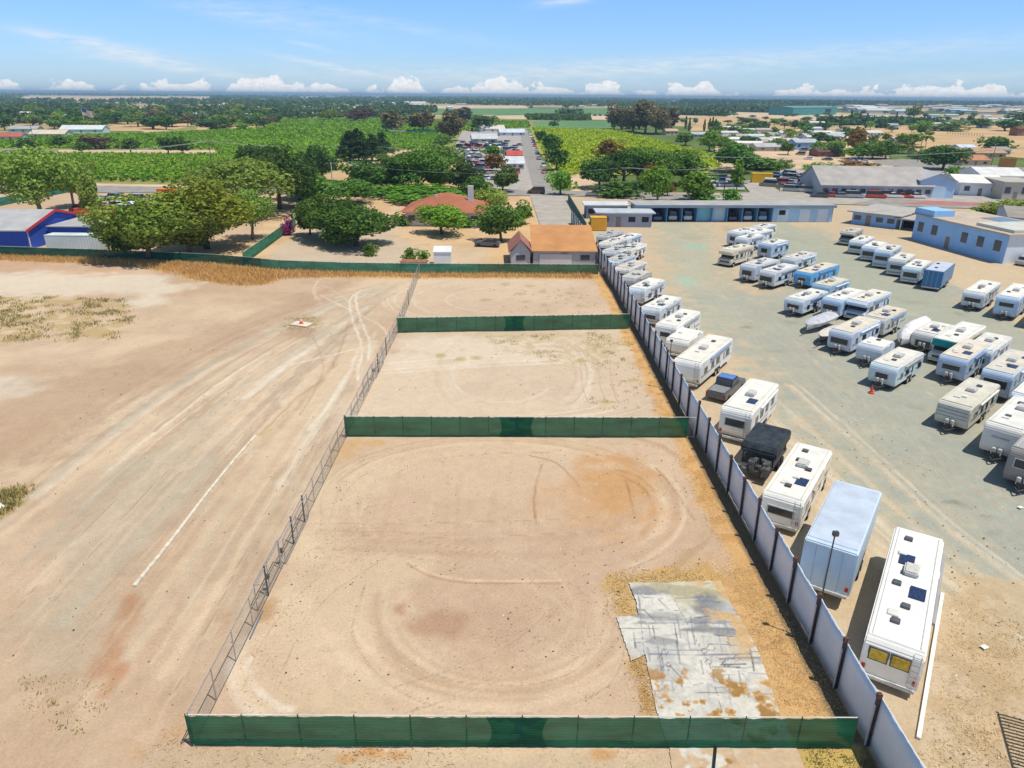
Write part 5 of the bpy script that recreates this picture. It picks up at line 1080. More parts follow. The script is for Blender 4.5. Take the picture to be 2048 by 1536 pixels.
t, L, H = building((1822, 478), (2004, 528), 448, 13, 'long pale blue building with a tan flat roof at the right edge of the yard', (.30, .56, .92), (.55, .46, .37), 'flat', name='workshop_building', cat='building', eave=.5, wins=4, doors=2)
addbox(t, 'end_wall', bmatc((.72, .77, .83)), L+.005, L+.02, .1, 12.9, 0, H-.05); addbox(t, 'raised_roof', rmatc((.60, .60, .56)), L*.62, L-.3, 1, 12, H+.23, H+.7); addbox(t, 'roof_stain', rmatc((.16, .26, .40)), L*.3, L*.72, 8, 12.6, H+.23, H+.28)
addbox(t, 'parapet', bmatc((.30, .56, .92)), -.3, L*.22, -.2, 4, H+.225, H+1.3)
building((2010, 470), (2120, 478), 438, 16, 'grey shingled building at the right edge behind the long pale blue one', (.4, .5, .62), (.33, .30, .28), 'gable', 1.2, name='workshop_building', cat='building')
# behind the road on the right
t, L, H = building((1640, 393), (1862, 397), 372, 20, 'wide workshop with a pale grey sloping roof', (.42, .46, .52), (.42, .40, .39), 'gable', 4.2, name='workshop_building', cat='building', wins=10, doors=2)
t, L, H = building((1835, 396), (1905, 398), 362, 14, 'tall blue garage with big pale roller door beyond the road', (.42, .60, .82), (.50, .52, .56), 'gable', 1.9, ridge='y', name='garage_building', cat='building', windows=False)
addbox(t, 'roller_door', bmatc((.55, .72, .88)), L*.3, L*.75, -.06, 0, 0, H*.72)
building((1917, 391), (1998, 394), 366, 16, 'white canopied building with bright white awning at the far right', (.80, .82, .86), (.83, .83, .80), 'gable', 1.4, eave=1.2, name='shop_building', cat='building', wins=2)
building((1960, 372), (2050, 374), 352, 16, 'large white roofed shed behind the awning building', (.7, .72, .72), (.72, .73, .74), 'gable', 1.8, name='shed', cat='shed')
building((2002, 400), (2070, 402), 366, 14, 'beige flat topped block at the right edge beyond the road', (.55, .50, .42), (.5, .47, .42), 'flat', name='shop_building', cat='building')
# the house with the clay roof
t, L, H = building((812, 452), (962, 454), 424, 13, 'house with a red clay hip roof and white walls among the trees', (.70, .68, .64), (.42, .15, .085), 'hip', 3.0, eave=1.0, wins=5)
addbox(t, 'chimney', bmatc((.6, .6, .62)), L*.80, L*.80+1.1, 5.2, 6.2, H+1.2, H+4.6); addbox(t, 'roof_vent', bmatc((.6, .6, .62)), L*.36, L*.36+.5, 4.5, 5, H+1.5, H+2.8)
t, L, H = building((1066, 530), (1190, 531), 506, 12, 'barn with an orange tan metal roof just behind the back fence', (.36, .40, .46), (.55, .27, .11), 'shed', 2.0, eave=.3, name='barn', cat='barn', wins=2)
addbox(t, 'roller_door', bmatc((.55, .57, .6)), 1, L*.62, -.06, 0, 0, H*.8)
building((1022, 531), (1060, 531), 512, 7, 'small shed with a dull red gable roof left of the orange roofed barn', (.45, .47, .52), (.38, .17, .13), 'gable', 1.9, ridge='y', name='shed', cat='shed', wins=1, doors=0)
building((868, 533), (902, 533), 516, 2.6, 'small white shed standing against the back fence', (.78, .80, .84), (.74, .78, .84), 'shed', .4, eave=.1, name='shed', cat='shed', windows=False)
# left: blue building with the red trimmed roof
def blue_left():
    a, b = G(-190, 497), G(68, 497); L = (b-a).length; H = topz(b, 460); D = 17; t = thing('blue_warehouse', 'bright blue metal building with red trim and grey roof at the left edge', 'building', (a.x, a.y, 0), 0)
    bl = bmatc((.03, .09, .48)); rd = bmatc((.55, .05, .05)); R_ = 2.2; w = 15
    addbox(t, 'wall', bl, 0, L, 0, D, 0, H)
    b_ = MB(); b_.xprism([(-.5, H-.02), (-.5, H+.15), (D/2, H+R_+.15), (D+.5, H+.15), (D+.5, H-.02), (D/2, H+R_)], -.3, L+.2); b_.build('roof', rmatc((.44, .45, .47)), t)
    MB().xprism([(0, H-.01), (D/2, H+R_-.05), (D, H-.01)], L-.12, L).build('gable', bl, t)
    b_ = MB(); 
    for p, q in (((-.5, H+.1), (D/2, H+R_+.1)), ((D/2, H+R_+.1), (D+.5, H+.1))): b_.xprism([(p[0], p[1]-.3), (p[0], p[1]+.12), (q[0], q[1]+.12), (q[0], q[1]-.3)], L+.21, L+.36)
    b_.box(L, L+.2, D-.6, D, 0, H); b_.build('red_trim', rd, t); addbox(t, 'door_opening', darkin, L+.005, L+.03, D*.62, D*.88, 0, H*.8); addbox(t, 'corner_trim', bmatc((.6, .6, .65)), L+.005, L+.04, .0, .3, 0, H)
    # lower wing with its own red edge
    addbox(t, 'wing_wall', bl, L+.4, L+9.5, D*.30, D*.9, 0, H*.95); addbox(t, 'wing_roof', rmatc((.44, .45, .47)), L+.3, L+9.8, D*.28, D*.92, H*.95, H*.95+.15); addbox(t, 'red_trim', rd, L+9.51, L+9.75, D*.3, D*.36, 0, H*.95); addbox(t, 'opening', darkin, L+6.2, L+8.6, D*.3-.03, D*.3, .3, H*.7)
blue_left()
def container(px, py, L, Wd, H, ang, c, label, name='shipping_container'):
    g = G(px, py); t = thing(name, label, 'container', (g.x, g.y, 0), ang); m = bmatc(c)
    b = MB(); b.box(0, L, 0, Wd, .1, H)
    n = int(L/.5)
    for k in range(n): b.box(k*.5+.1, k*.5+.3, -.04, 0, .25, H-.15)
    b.build('body', m, t); addbox(t, 'roof', rmatc(tuple(min(.8, v*1.1) for v in c)), -.02, L+.02, -.05, Wd+.02, H, H+.05); addbox(t, 'door', bmatc(tuple(v*.8 for v in c)), L+.005, L+.04, .15, Wd-.15, .2, H-.1)
container(95, 503, 9, 2.5, 2.7, 0, (.55, .64, .68), 'pale grey container behind the back fence near the blue building')
container(152, 443, 4.8, 2.4, 2.6, 0, (.62, .12, .05), 'orange red container among the vehicles behind the blue building'); container(316, 400, 4.6, 2.4, 2.6, 0, (.72, .20, .04), 'bright orange container at the back of the left yard')
container(1503, 366, 6.3, 2.5, 2.9, -.12, (.72, .42, .02), 'yellow container standing beside the pale paved lot'); container(1528, 372, 3.2, 2.4, 2.2, -.3, (.66, .70, .74), 'small white container in front of the yellow one')
container(1181, 462, 3.2, 2.5, 2.6, 0, (.68, .36, .04), 'orange yellow bin at the top of the storage yard')
for (x, y, w_, l, c) in [(1172, 437, 9, 'pale canopy roof near the driveway fence at the top of the yard', (.62, .66, .70)), (1196, 454, 11, 'grey shelter with dark openings at the top of the yard beside the long shed', (.50, .55, .62))]:
    g = G(x, y); building(None, None, 0, 5, l, (.36, .40, .50), c, 'flat', world=[(g.x, g.y), (g.x+w_, g.y)], H=2.8, name='shelter', cat='shelter', windows=True, wins=3, wincol=darkin, eave=.6)

# scattered houses and sheds; (x0,x1,base y,top y,depth,wall,roof,kind,label)
HS = [(1590, 1634, 300, 277, 9, (.22, .42, .72), (.45, .50, .55), 'gable', 'two storey blue house with grey roof in the right hand neighbourhood'), (1636, 1690, 314, 300, 9, (.24, .12, .09), (.13, .075, .06), 'gable', 'low house with a dark brown roof in front of the neighbourhood trees'),
      (1512, 1588, 303, 292, 9, (.45, .40, .36), (.45, .48, .50), 'gable', 'long grey roofed house left of the two storey blue one'), (1496, 1540, 292, 280, 8, (.6, .56, .5), (.44, .38, .33), 'gable', 'house with a taupe roof behind the long grey one'), (1440, 1500, 285, 272, 8, (.6, .5, .4), (.40, .36, .32), 'gable', 'house with a brown grey roof at the left of the neighbourhood'),
      (1555, 1600, 290, 281, 7, (.7, .7, .7), (.62, .60, .56), 'gable', 'white roofed house behind the blue two storey one'), (1610, 1690, 281, 268, 9, (.35, .45, .58), (.46, .50, .54), 'gable', 'blue grey bungalow behind the two storey blue house'), (1664, 1700, 276, 266, 8, (.3, .45, .65), (.60, .64, .66), 'gable', 'bungalow with a pale roof and blue walls behind the bushes'),
      (1720, 1765, 272, 262, 8, (.6, .62, .66), (.62, .63, .64), 'gable', 'pale mobile home at the edge of the golden field'), (1790, 1830, 288, 277, 8, (.62, .60, .56), (.50, .47, .44), 'gable', 'cottage with grey roof behind the palm trees'), (1916, 1945, 313, 297, 8, (.55, .38, .22), (.46, .24, .13), 'gable', 'house with an orange brown roof at the edge of the golden field'),
      (1922, 1978, 332, 315, 10, (.58, .47, .30), (.50, .24, .13), 'gable', 'ochre house with a terracotta gable roof right of the round tree'), (1950, 2010, 318, 300, 10, (.60, .42, .24), (.48, .30, .18), 'gable', 'tan house with a brown gable roof near the brick fence'), (1838, 1870, 316, 303, 9, (.6, .45, .3), (.50, .34, .22), 'gable', 'tan roofed house left of the round dark green tree'),
      (1918, 1950, 304, 294, 7, (.45, .58, .75), (.55, .68, .80), 'gable', 'small house with a pale blue roof behind the terracotta one'), (2034, 2060, 272, 250, 8, (.25, .12, .07), (.18, .08, .05), 'gable', 'dark brown barn at the right edge of the golden field'), (1990, 2020, 310, 300, 8, (.4, .38, .35), (.35, .34, .33), 'gable', 'grey house behind the tan gable roofs at the right'),
      (0, 42, 282, 271, 9, (.78, .76, .74), (.52, .12, .10), 'gable', 'white house with a red roof at the left edge'), (60, 130, 276, 264, 12, (.72, .68, .6), (.66, .58, .46), 'gable', 'long shed with a cream roof among the left trees'), (120, 205, 266, 257, 14, (.72, .74, .76), (.66, .69, .72), 'gable', 'long white shed with a grey gable roof behind the left vineyard'),
      (18, 75, 265, 256, 10, (.6, .6, .6), (.40, .42, .44), 'gable', 'grey roofed farm shed among the left trees'), (40, 66, 233, 223, 9, (.75, .74, .7), (.75, .74, .72), 'gable', 'small white house high up in the left trees'), (385, 412, 236, 225, 9, (.25, .35, .55), (.5, .55, .62), 'gable', 'blue and white house at the end of the upper left vineyard'),
      (490, 515, 234, 228, 9, (.8, .8, .8), (.78, .78, .76), 'gable', 'white bungalow at the end of the upper vineyard'), (605, 640, 234, 224, 10, (.5, .55, .6), (.34, .36, .4), 'gable', 'grey barn behind the upper vineyard'), (672, 696, 230, 221, 10, (.7, .72, .72), (.68, .70, .70), 'gable', 'pale barn beside the purple tree'),
      (812, 852, 210, 203, 16, (.78, .79, .8), (.74, .74, .74), 'gable', 'long white barn on the far plain'), (765, 790, 210, 204, 12, (.7, .72, .74), (.68, .7, .72), 'gable', 'white farmhouse on the far plain'), (895, 906, 218, 212, 8, (.8, .8, .82), (.78, .78, .8), 'gable', 'small white shed beside the green field'),
      (600, 620, 345, 331, 5, (.12, .11, .1), (.10, .10, .11), 'flat', 'dark little shed under the trees beside the left vineyard'), (1000, 1050, 272, 262, 12, (.6, .64, .7), (.60, .66, .74), 'gable', 'blue white roofed shed at the top of the street of cars'), (945, 995, 286, 274, 14, (.55, .55, .58), (.56, .58, .62), 'gable', 'grey warehouse in the breakers yard'),
      (960, 1010, 264, 257, 14, (.7, .7, .7), (.66, .62, .58), 'gable', 'tan and white warehouse at the back of the breakers yard'), (1010, 1048, 340, 326, 12, (.6, .62, .66), (.62, .66, .72), 'gable', 'pale grey warehouse beside the street of parked cars'), (1015, 1045, 322, 312, 9, (.5, .2, .15), (.50, .10, .09), 'gable', 'small red roofed shed in the breakers yard'),
      (1332, 1356, 270, 258, 8, (.62, .5, .36), (.55, .42, .28), 'gable', 'cream cottage in front of the big eucalyptus grove'), (1385, 1420, 276, 266, 8, (.5, .5, .5), (.46, .48, .50), 'gable', 'grey roofed house at the right of the green vineyard'), (1446, 1480, 286, 276, 8, (.62, .46, .32), (.56, .38, .26), 'gable', 'peach coloured house beside the round green tree')]
for (x0, x1, y, yt, dp, wl, rf, kd, lb) in HS:
    building((x0, y), (x1, y), yt+(y-yt)*.35, dp, lb, wl, rf, kd, rise=max(.8, dp*.17), wins=2, doors=1)
t, L, H = building((1585, 231), (1672, 229), 215, 40, 'large teal green warehouse on the far right plain', (.06, .27, .26), (.16, .32, .32), 'gable', 2.0, name='green_warehouse', cat='warehouse', wins=3)
addbox(t, 'opening', darkin, L*.72, L*.85, -.2, 0, 0, H*.8)
# the far industrial district and farms: many small pale roofs
tpl = {}
def far_building(x, y, w, dp, h, c, rc, label, group, rise=1.5, name='distant_warehouse'):
    key = (c, rc)
    if key not in tpl:
        wm = MB().box(0, 1, 0, 1, -.1, 1).mesh('wall', bmatc(c)); b = MB(); b.xprism([(-.03, 1.0), (.5, 1.35), (1.03, 1.0)], -.02, 1.02); tpl[key] = (wm, b.mesh('roof', rmatc(rc)))
    g = G(x, y); t = thing(name, label, 'building', (g.x, g.y, 0), random.uniform(-.15, .15), group)
    link('wall', tpl[key][0], t, scale=(w, dp, h)); link('roof', tpl[key][1], t, scale=(w, dp, h))
r = random.Random(31)
pal = [((.75, .75, .74), (.78, .78, .77)), ((.6, .62, .64), (.66, .68, .70)), ((.55, .5, .45), (.52, .47, .42)), ((.45, .55, .62), (.55, .66, .74)), ((.7, .7, .68), (.42, .42, .43)), ((.10, .30, .28), (.12, .33, .30))]
FIELDS.append(W([(1620, 246), (2200, 250), (2200, 212), (1660, 211)]))
for i in range(85):
    y = 205+r.random()**1.3*26; x = r.uniform(1660 if y < 222 else 1690, 2080); c, rc = r.choice(pal if i % 7 == 0 else pal[:5]); far_building(x, y, r.uniform(22, 60), r.uniform(15, 30), r.uniform(3.5, 6), c, rc, 'pale low roof in the far industrial district on the right plain', 'roofs of the far industrial district')
for i in range(26):
    y = 232+r.random()*26; x = r.uniform(1620, 2040); c, rc = r.choice(pal[:5]); far_building(x, y, r.uniform(9, 18), r.uniform(7, 11), r.uniform(2.4, 3.2), c, rc, 'small distant house between the golden field and the far industrial district', 'small houses before the industrial district', name='distant_house')
for i in range(40):
    y = 199+r.random()**1.5*45; x = r.uniform(-40, 760); c, rc = r.choice(pal[:5]); far_building(x, y, r.uniform(9, 22), r.uniform(8, 14), r.uniform(2.6, 4), c, rc, 'small distant house among the trees of the left plain', 'distant houses on the left plain', name='distant_house')
for i in range(24):
    y = 196+r.random()**1.5*24; x = r.uniform(760, 1600); c, rc = r.choice(pal[:5]); far_building(x, y, r.uniform(12, 30), r.uniform(8, 14), r.uniform(3, 5), c, rc, 'small distant farm building on the plain straight ahead', 'distant farm buildings straight ahead', name='distant_barn')
for i in range(26):
    y = 262+r.random()*34; x = r.uniform(1440, 1700); c, rc = r.choice(pal[:5]); far_building(x, y, r.uniform(8, 15), r.uniform(7, 9), r.uniform(2.4, 3), c, rc, 'small house roof in the crowded right hand neighbourhood', 'small houses of the right neighbourhood', name='bungalow')
# parked cars of the breakers yard, the street and the dealers' lots
CC = [(.75, .76, .78), (.4, .42, .45), (.08, .09, .11), (.55, .08, .07), (.1, .2, .42), (.62, .60, .55), (.8, .8, .8), (.25, .27, .3)]
def lot(px, rows, n, label, group, ang, jx=.4, kinds=('car', 'car', 'van')):
    P = W(px); (a, b, c, d) = [Vector((*p, 0)) for p in P]
    for j in range(rows):
        v = (j+.5)/rows
        for i in range(n):
            u = (i+.5)/n; p = (a*(1-u)+b*u)*(1-v)+(d*(1-u)+c*u)*v
            if r.random() < .12: continue
            car((p.x+r.uniform(-jx, jx), p.y+r.uniform(-jx, jx)), ang+r.uniform(-.12, .12)+(math.pi if r.random() < .3 else 0), r.choice(CC), label, r.choice(kinds), group, detail=False, s=r.uniform(.92, 1.08))
lot([(930, 368), (1050, 368), (1040, 285), (920, 285)], 11, 8, 'scrapped or stored car packed into the breakers yard beside the street', 'cars packed in the breakers yard', .8, 1.2)
lot([(1100, 380), (1108, 380), (1062, 268), (1058, 268)], 11, 1, 'car parked along the street that runs up past the breakers yard', 'cars parked along the street', .05)
lot([(1418, 378), (1466, 378), (1466, 358), (1424, 358)], 3, 7, 'car in the small parking lot half hidden by street trees', 'cars in the small parking lot', 1.5)
lot([(1556, 385), (1640, 390), (1640, 352), (1556, 350)], 6, 9, 'colourful wreck in the yard left of the wide grey workshop', 'wrecks left of the grey workshop', 1., 1.)
lot([(1650, 398), (1830, 399), (1830, 394), (1650, 393)], 1, 16, 'car parked in the row in front of the wide grey workshop', 'cars before the grey workshop', 1.4)
lot([(165, 432), (260, 432), (280, 400), (200, 400)], 4, 5, 'white or blue vehicle parked in the left yard behind the blue building', 'vehicles in the left yard', 1.3, .8, ('car', 'van', 'van'))
lot([(1195, 400), (1262, 400), (1250, 386), (1195, 386)], 1, 3, 'car at the roadside left of the street trees', 'cars at the roadside', 1.5)
lot([(1600, 325), (1760, 330), (1740, 300), (1600, 300)], 3, 6, 'car parked between the houses of the right neighbourhood', 'cars between the houses', .7, 3)
for (x, y, c, k, a, l) in [(755, 368, (.8, .8, .8), 'van', .9, 'white van half hidden by trees beside the road'), (412, 452, (.05, .22, .5), 'car', 1.2, 'blue car under the big trees behind the back fence'), (505, 410, (.7, .75, .8), 'van', .2, 'white van seen between the tree trunks left of the driveway'), (1000, 494, (.10, .11, .13), 'car', 1.4, 'dark car under the round tree by the red shed'), (1090, 388, (.12, .06, .05), 'van', 1.5, 'dark red van where the driveway meets the road'), (206, 492, (.04, .07, .25), 'car', 1.2, 'dark blue car beside the pale container behind the fence'), (1738, 326, (.75, .77, .8), 'car', 1.2, 'white car on the curved street in the right neighbourhood')]:
    g = G(x, y); car((g.x, g.y), a, c, l, k)
g = G(828, 531); tag(MB().box(-2, 2, -1, 1, 0, .8).build('planter_box', mat('brick_planter', (.36, .15, .09), .9, .2, 2), None, bevel=.05, loc=(g.x, g.y, 0)), 'brick planter with two green shrubs behind the back fence', 'planter')
def flag():
    g = G(172, 262); t = thing('flag_pole', 'tall flag pole with a striped national flag above the left trees', 'flag', (g.x, g.y, 0)); H = topz(g, 216)
    MB().tube((0, 0, 0), (0, 0, H), .12, 6).build('pole', white_rail, t); V = []; Fq = []; mi = []; K = 10; J = 13; L = 7.5; h = 4.6
    for i in range(K+1):
        for j in range(J+1): u = i/K; v = j/J; V.append((.15+L*u*.9, .35*math.sin(u*6), H-.1-h*v-1.9*u))
    for i in range(K):
        for j in range(J): a_ = i*(J+1)+j; Fq.append((a_, a_+1, a_+J+2, a_+J+1)); mi.append(2 if (i < 4 and j < 7) else j % 2)
    link('flag', np_mesh('flag', np.array(V), np.array(Fq), [mat('flag_red', (.55, .04, .05)), mat('flag_white', (.8, .8, .8)), mat('flag_blue', (.04, .06, .25))], midx=mi), t)
flag()
# ------------------------------------------------------------------ trees and other vegetation
barkm = mat('bark', (.17, .12, .085), .9, .25, 6); barkp = mat('bark_pale', (.34, .28, .22), .9, .2, 6)
LM = {'oak': ((.045, .110, .014), (.150, .280, .036)), 'lush': ((.07, .17, .012), (.23, .43, .038)), 'lime': ((.20, .32, .02), (.50, .62, .05)), 'pepper': ((.13, .20, .025), (.36, .48, .085)), 'olive': ((.10, .17, .020), (.31, .39, .055)),
      'euca': ((.085, .075, .035), (.28, .23, .12)), 'cedar': ((.025, .065, .018), (.085, .165, .040)), 'purple': ((.06, .028, .03), (.19, .105, .085)), 'rust': ((.12, .09, .015), (.34, .20, .04)), 'dark': ((.028, .076, .014), (.100, .190, .032)), 'far': ((.030, .080, .024), (.11, .20, .055)), 'yellow': ((.15, .19, .015), (.40, .44, .04)), 'magenta': ((.2, .02, .12), (.5, .05, .32))}
def lm(k): return leafmat('leaves_'+k, *LM[k], trans=.3)
def quads(C, Nn, s, r, up=.3, elong=1.35):
    """leaf cluster quads with centres C, facing roughly Nn"""
    n = len(C); D = Nn*.8+r.normal(0, .55, (n, 3)); D[:, 2] += up; D /= np.linalg.norm(D, axis=1)[:, None]+1e-9
    A = np.cross(D, r.normal(0, 1, (n, 3))); A /= np.linalg.norm(A, axis=1)[:, None]+1e-9; B = np.cross(D, A)
    s = s[:, None] if isinstance(s, np.ndarray) else s
    A = A*s*.5*elong; B = B*s*.5
    V = np.stack([C-A-B*.5, C+A*.2-B, C+A+B*.4, C-A*.1+B], 1)
    V += r.normal(0, .12, V.shape)*(s[..., None] if isinstance(s, np.ndarray) else s)*.5
    return V.reshape(-1, 3)
def crown(kind, n, ls, seed, blobs=14, gap=.0):
    r = np.random.default_rng(seed); C = []; Nn = []; T = []
    if kind in ('round', 'tall', 'spread', 'bush'):
        cz, rx, rz = {'round': (.54, .35, .33), 'tall': (.54, .25, .38), 'spread': (.58, .38, .27), 'bush': (.38, .38, .40)}[kind]
        B = []
        for i in range(blobs):
            u = r.normal(0, 1, 3); u /= np.linalg.norm(u); u[2] = u[2]*.9+.1; k = r.uniform(.45, 1.12)
            B.append((u[0]*rx*k, u[1]*rx*k, cz+u[2]*rz*k, r.uniform(.11, .27)*(rx+rz)/.66))
        B.append((0, 0, cz, .27)); B.append((0, 0, cz-.12, .24))
        w = np.array([b[3]**2 for b in B]); w /= w.sum()
        for b, m in zip(B, (w*n).astype(int)+1):
            u = r.normal(0, 1, (m, 3)); u /= np.linalg.norm(u, axis=1)[:, None]; k = r.uniform(.62, 1.08, m)[:, None]**.6
            P = np.array(b[:3])+u*k*b[3]*np.array([1, 1, .82]); 
            C.append(P); Nn.append(u); T.append(np.clip(r.uniform(.0, .55)+r.uniform(0, .6, m), 0, 1))
    elif kind == 'weep':
        for i in range(blobs):
            a = r.uniform(0, 6.28); d = r.uniform(.04, .36); cx, cy = d*math.cos(a), d*math.sin(a); zt = .97-.75*d+r.uniform(-.08, .03); m = n//blobs; rad = r.uniform(.10, .17); ln = r.uniform(.22, .42)
            th = r.uniform(0, 6.28, m); q = r.random(m); rr_ = rad*(1-(1-np.minimum(1, q*3))**2)**.5*(1+.25*np.sin(th*5+i)); 
            P = np.stack([cx+rr_*np.cos(th), cy+rr_*np.sin(th), zt-q**1.2*ln], 1); C.append(P); Nn.append(np.stack([np.cos(th), np.sin(th), .5-q*.4], 1)); T.append(np.clip(r.uniform(0, .4)+r.uniform(0, .6, m)+.2*(1-q), 0, 1))
    elif kind == 'cedar':
        L_ = 13
        for i in range(L_):
            z = .16+.80*i/L_; R_ = .42*(1-i/L_)**.75+.03; nb = 7 if i < L_-3 else 4; m = max(6, int(n/L_/nb*(R_/.25)))
            for k in range(nb):
                a = r.uniform(0, 6.28); q = r.random(m)**.6; wdt = .09*(.4+q)
                P = np.stack([np.cos(a)*q*R_-np.sin(a)*r.normal(0, .35, m)*wdt, np.sin(a)*q*R_+np.cos(a)*r.normal(0, .35, m)*wdt, z+.03*r.normal(0, .4, m)-q*q*.045+r.uniform(-.02, .02)], 1)
                C.append(P); Nn.append(np.tile([0, 0, 1.], (m, 1))+r.normal(0, .2, (m, 3))); T.append(r.uniform(0, 1, m))
    elif kind == 'cypress':
        q = r.random(n); th = r.uniform(0, 6.28, n); R_ = .42*np.sqrt(np.clip(1-q, .01, 1))*np.minimum(1, q*6+.3)*r.uniform(.75, 1.05, n)
        C = [np.stack([R_*np.cos(th), R_*np.sin(th), .04+.95*q], 1)]; Nn = [np.stack([np.cos(th), np.sin(th), .2+q*0], 1)]; T = [r.random(n)]
    elif kind == 'palm':
        for k in range(18):
            a = r.uniform(0, 6.28); up = r.uniform(-.2, .9); m = 14; q = np.linspace(.1, 1, m); ln = .34
            P = np.stack([np.cos(a)*q*ln, np.sin(a)*q*ln, .78+up*.22*q-.22*q*q], 1)+r.normal(0, .012, (m, 3)); C.append(P); Nn.append(np.tile([0, 0, 1.], (m, 1))); T.append(r.uniform(.2, 1, m))
    C = np.concatenate(C); Nn = np.concatenate(Nn); T = np.concatenate(T)
    V = quads(C, Nn, r.uniform(.7, 1.3, len(C))*ls, r, up=.12); return V, T
TC = {}
def template(shape, n, ls, seed, blobs):
    key = (shape, n, seed)
    if key not in TC:
        V, T = crown(shape, n, ls, seed, blobs); TC[key] = (V, T)
    return TC[key]
CM = {}; TM = {}
def trunkmesh(shape, seed, pale):
    key = (shape, seed, pale)
    if key in TM: return TM[key]
    r = random.Random(seed); b = MB(); top = {'bush': .3, 'cedar': .93, 'cypress': .8, 'palm': .8}.get(shape, .5); w = .014 if shape == 'palm' else .030
    ex, ey = r.uniform(-.03, .03), r.uniform(-.03, .03); b.tube((0, 0, -.02), (ex, ey, top*.55), w, 7, r2=w*.75); b.tube((ex, ey, top*.54), (ex*1.5, ey*1.5, top), w*.74, 7, r2=w*.4)
    if shape not in ('cedar', 'cypress', 'palm'):
        for k in range(6):
            a = k*1.05+r.uniform(-.3, .3); z = top*r.uniform(.45, .7); d = r.uniform(.16, .26); p = Vector((ex, ey, z)); q = Vector((ex+d*math.cos(a), ey+d*math.sin(a), z+r.uniform(.14, .28)))
            b.tube(p, q, w*.5, 5, r2=w*.22); b.tube(q, q+Vector((.07*math.cos(a+.6), .07*math.sin(a+.6), .1)), w*.22, 4, r2=w*.08)
    TM[key] = b.mesh('trunk', barkp if pale else barkm, smooth=True); return TM[key]
SH_ = {'oak': 'round', 'lush': 'round', 'lime': 'tall', 'pepper': 'weep', 'olive': 'spread', 'euca': 'tall', 'cedar': 'cedar', 'purple': 'round', 'rust': 'round', 'dark': 'round', 'far': 'spread', 'yellow': 'round', 'magenta': 'bush'}
NM = {'cedar': 'cedar_tree', 'pepper': 'pepper_tree', 'euca': 'eucalyptus_tree'}
tcount = 0
def tree(kind, bx, by, ty, wpx, label, group=None, shape=None, lod=None, depthk=1.0, name=None):
    global tcount; tcount += 1
    g = G(bx, by); H = max(1.2, topz(g, ty)); Wm = wpx*depth(g)/1420.; shape = shape or SH_[kind]; H = min(H, 30)
    npx = wpx*max(10, by-ty)/4.       # size in the render
    if lod is None: lod = 3 if npx > 2200 else 2 if npx > 700 else 1 if npx > 180 else 0
    n, bl = [(220, 8), (800, 12), (3000, 20), (9500, 30)][lod]; ls = [.125, .078, .047, .030][lod]
    if shape in ('cedar',): ls *= .9
    if shape == 'weep': ls *= .8
    sd = tcount % (3 if lod < 3 else 4)
    key = (shape, kind, lod, sd)
    if key not in CM:
        V, T = template(shape, n, ls, sd*17+lod, bl); me = np_mesh('crown', V, np.arange(len(V)).reshape(-1, 4), lm(kind), tint=T); CM[key] = me
    t = thing(name or NM.get(kind) or ('cypress_tree' if shape == 'cypress' else 'palm_tree' if shape == 'palm' else 'shrub' if shape == 'bush' else 'leafy_tree'), label, 'shrub' if shape == 'bush' else 'tree', (g.x, g.y, 0), random.uniform(0, 6.28), group)
    base = {'cypress': .84, 'tall': .68, 'palm': .68}.get(shape, .84)
    s = Wm/base*1.04; t.scale = (s, s*random.uniform(.85, 1.1)*depthk, H)
    # tall narrow objects keep leaf size sane because leaves scale with the tree
    link('crown', CM[key], t); link('trunk', trunkmesh(shape, sd, kind in ('euca', 'pepper')), t, scale=(1, 1, 1)); return t
random.seed(12)
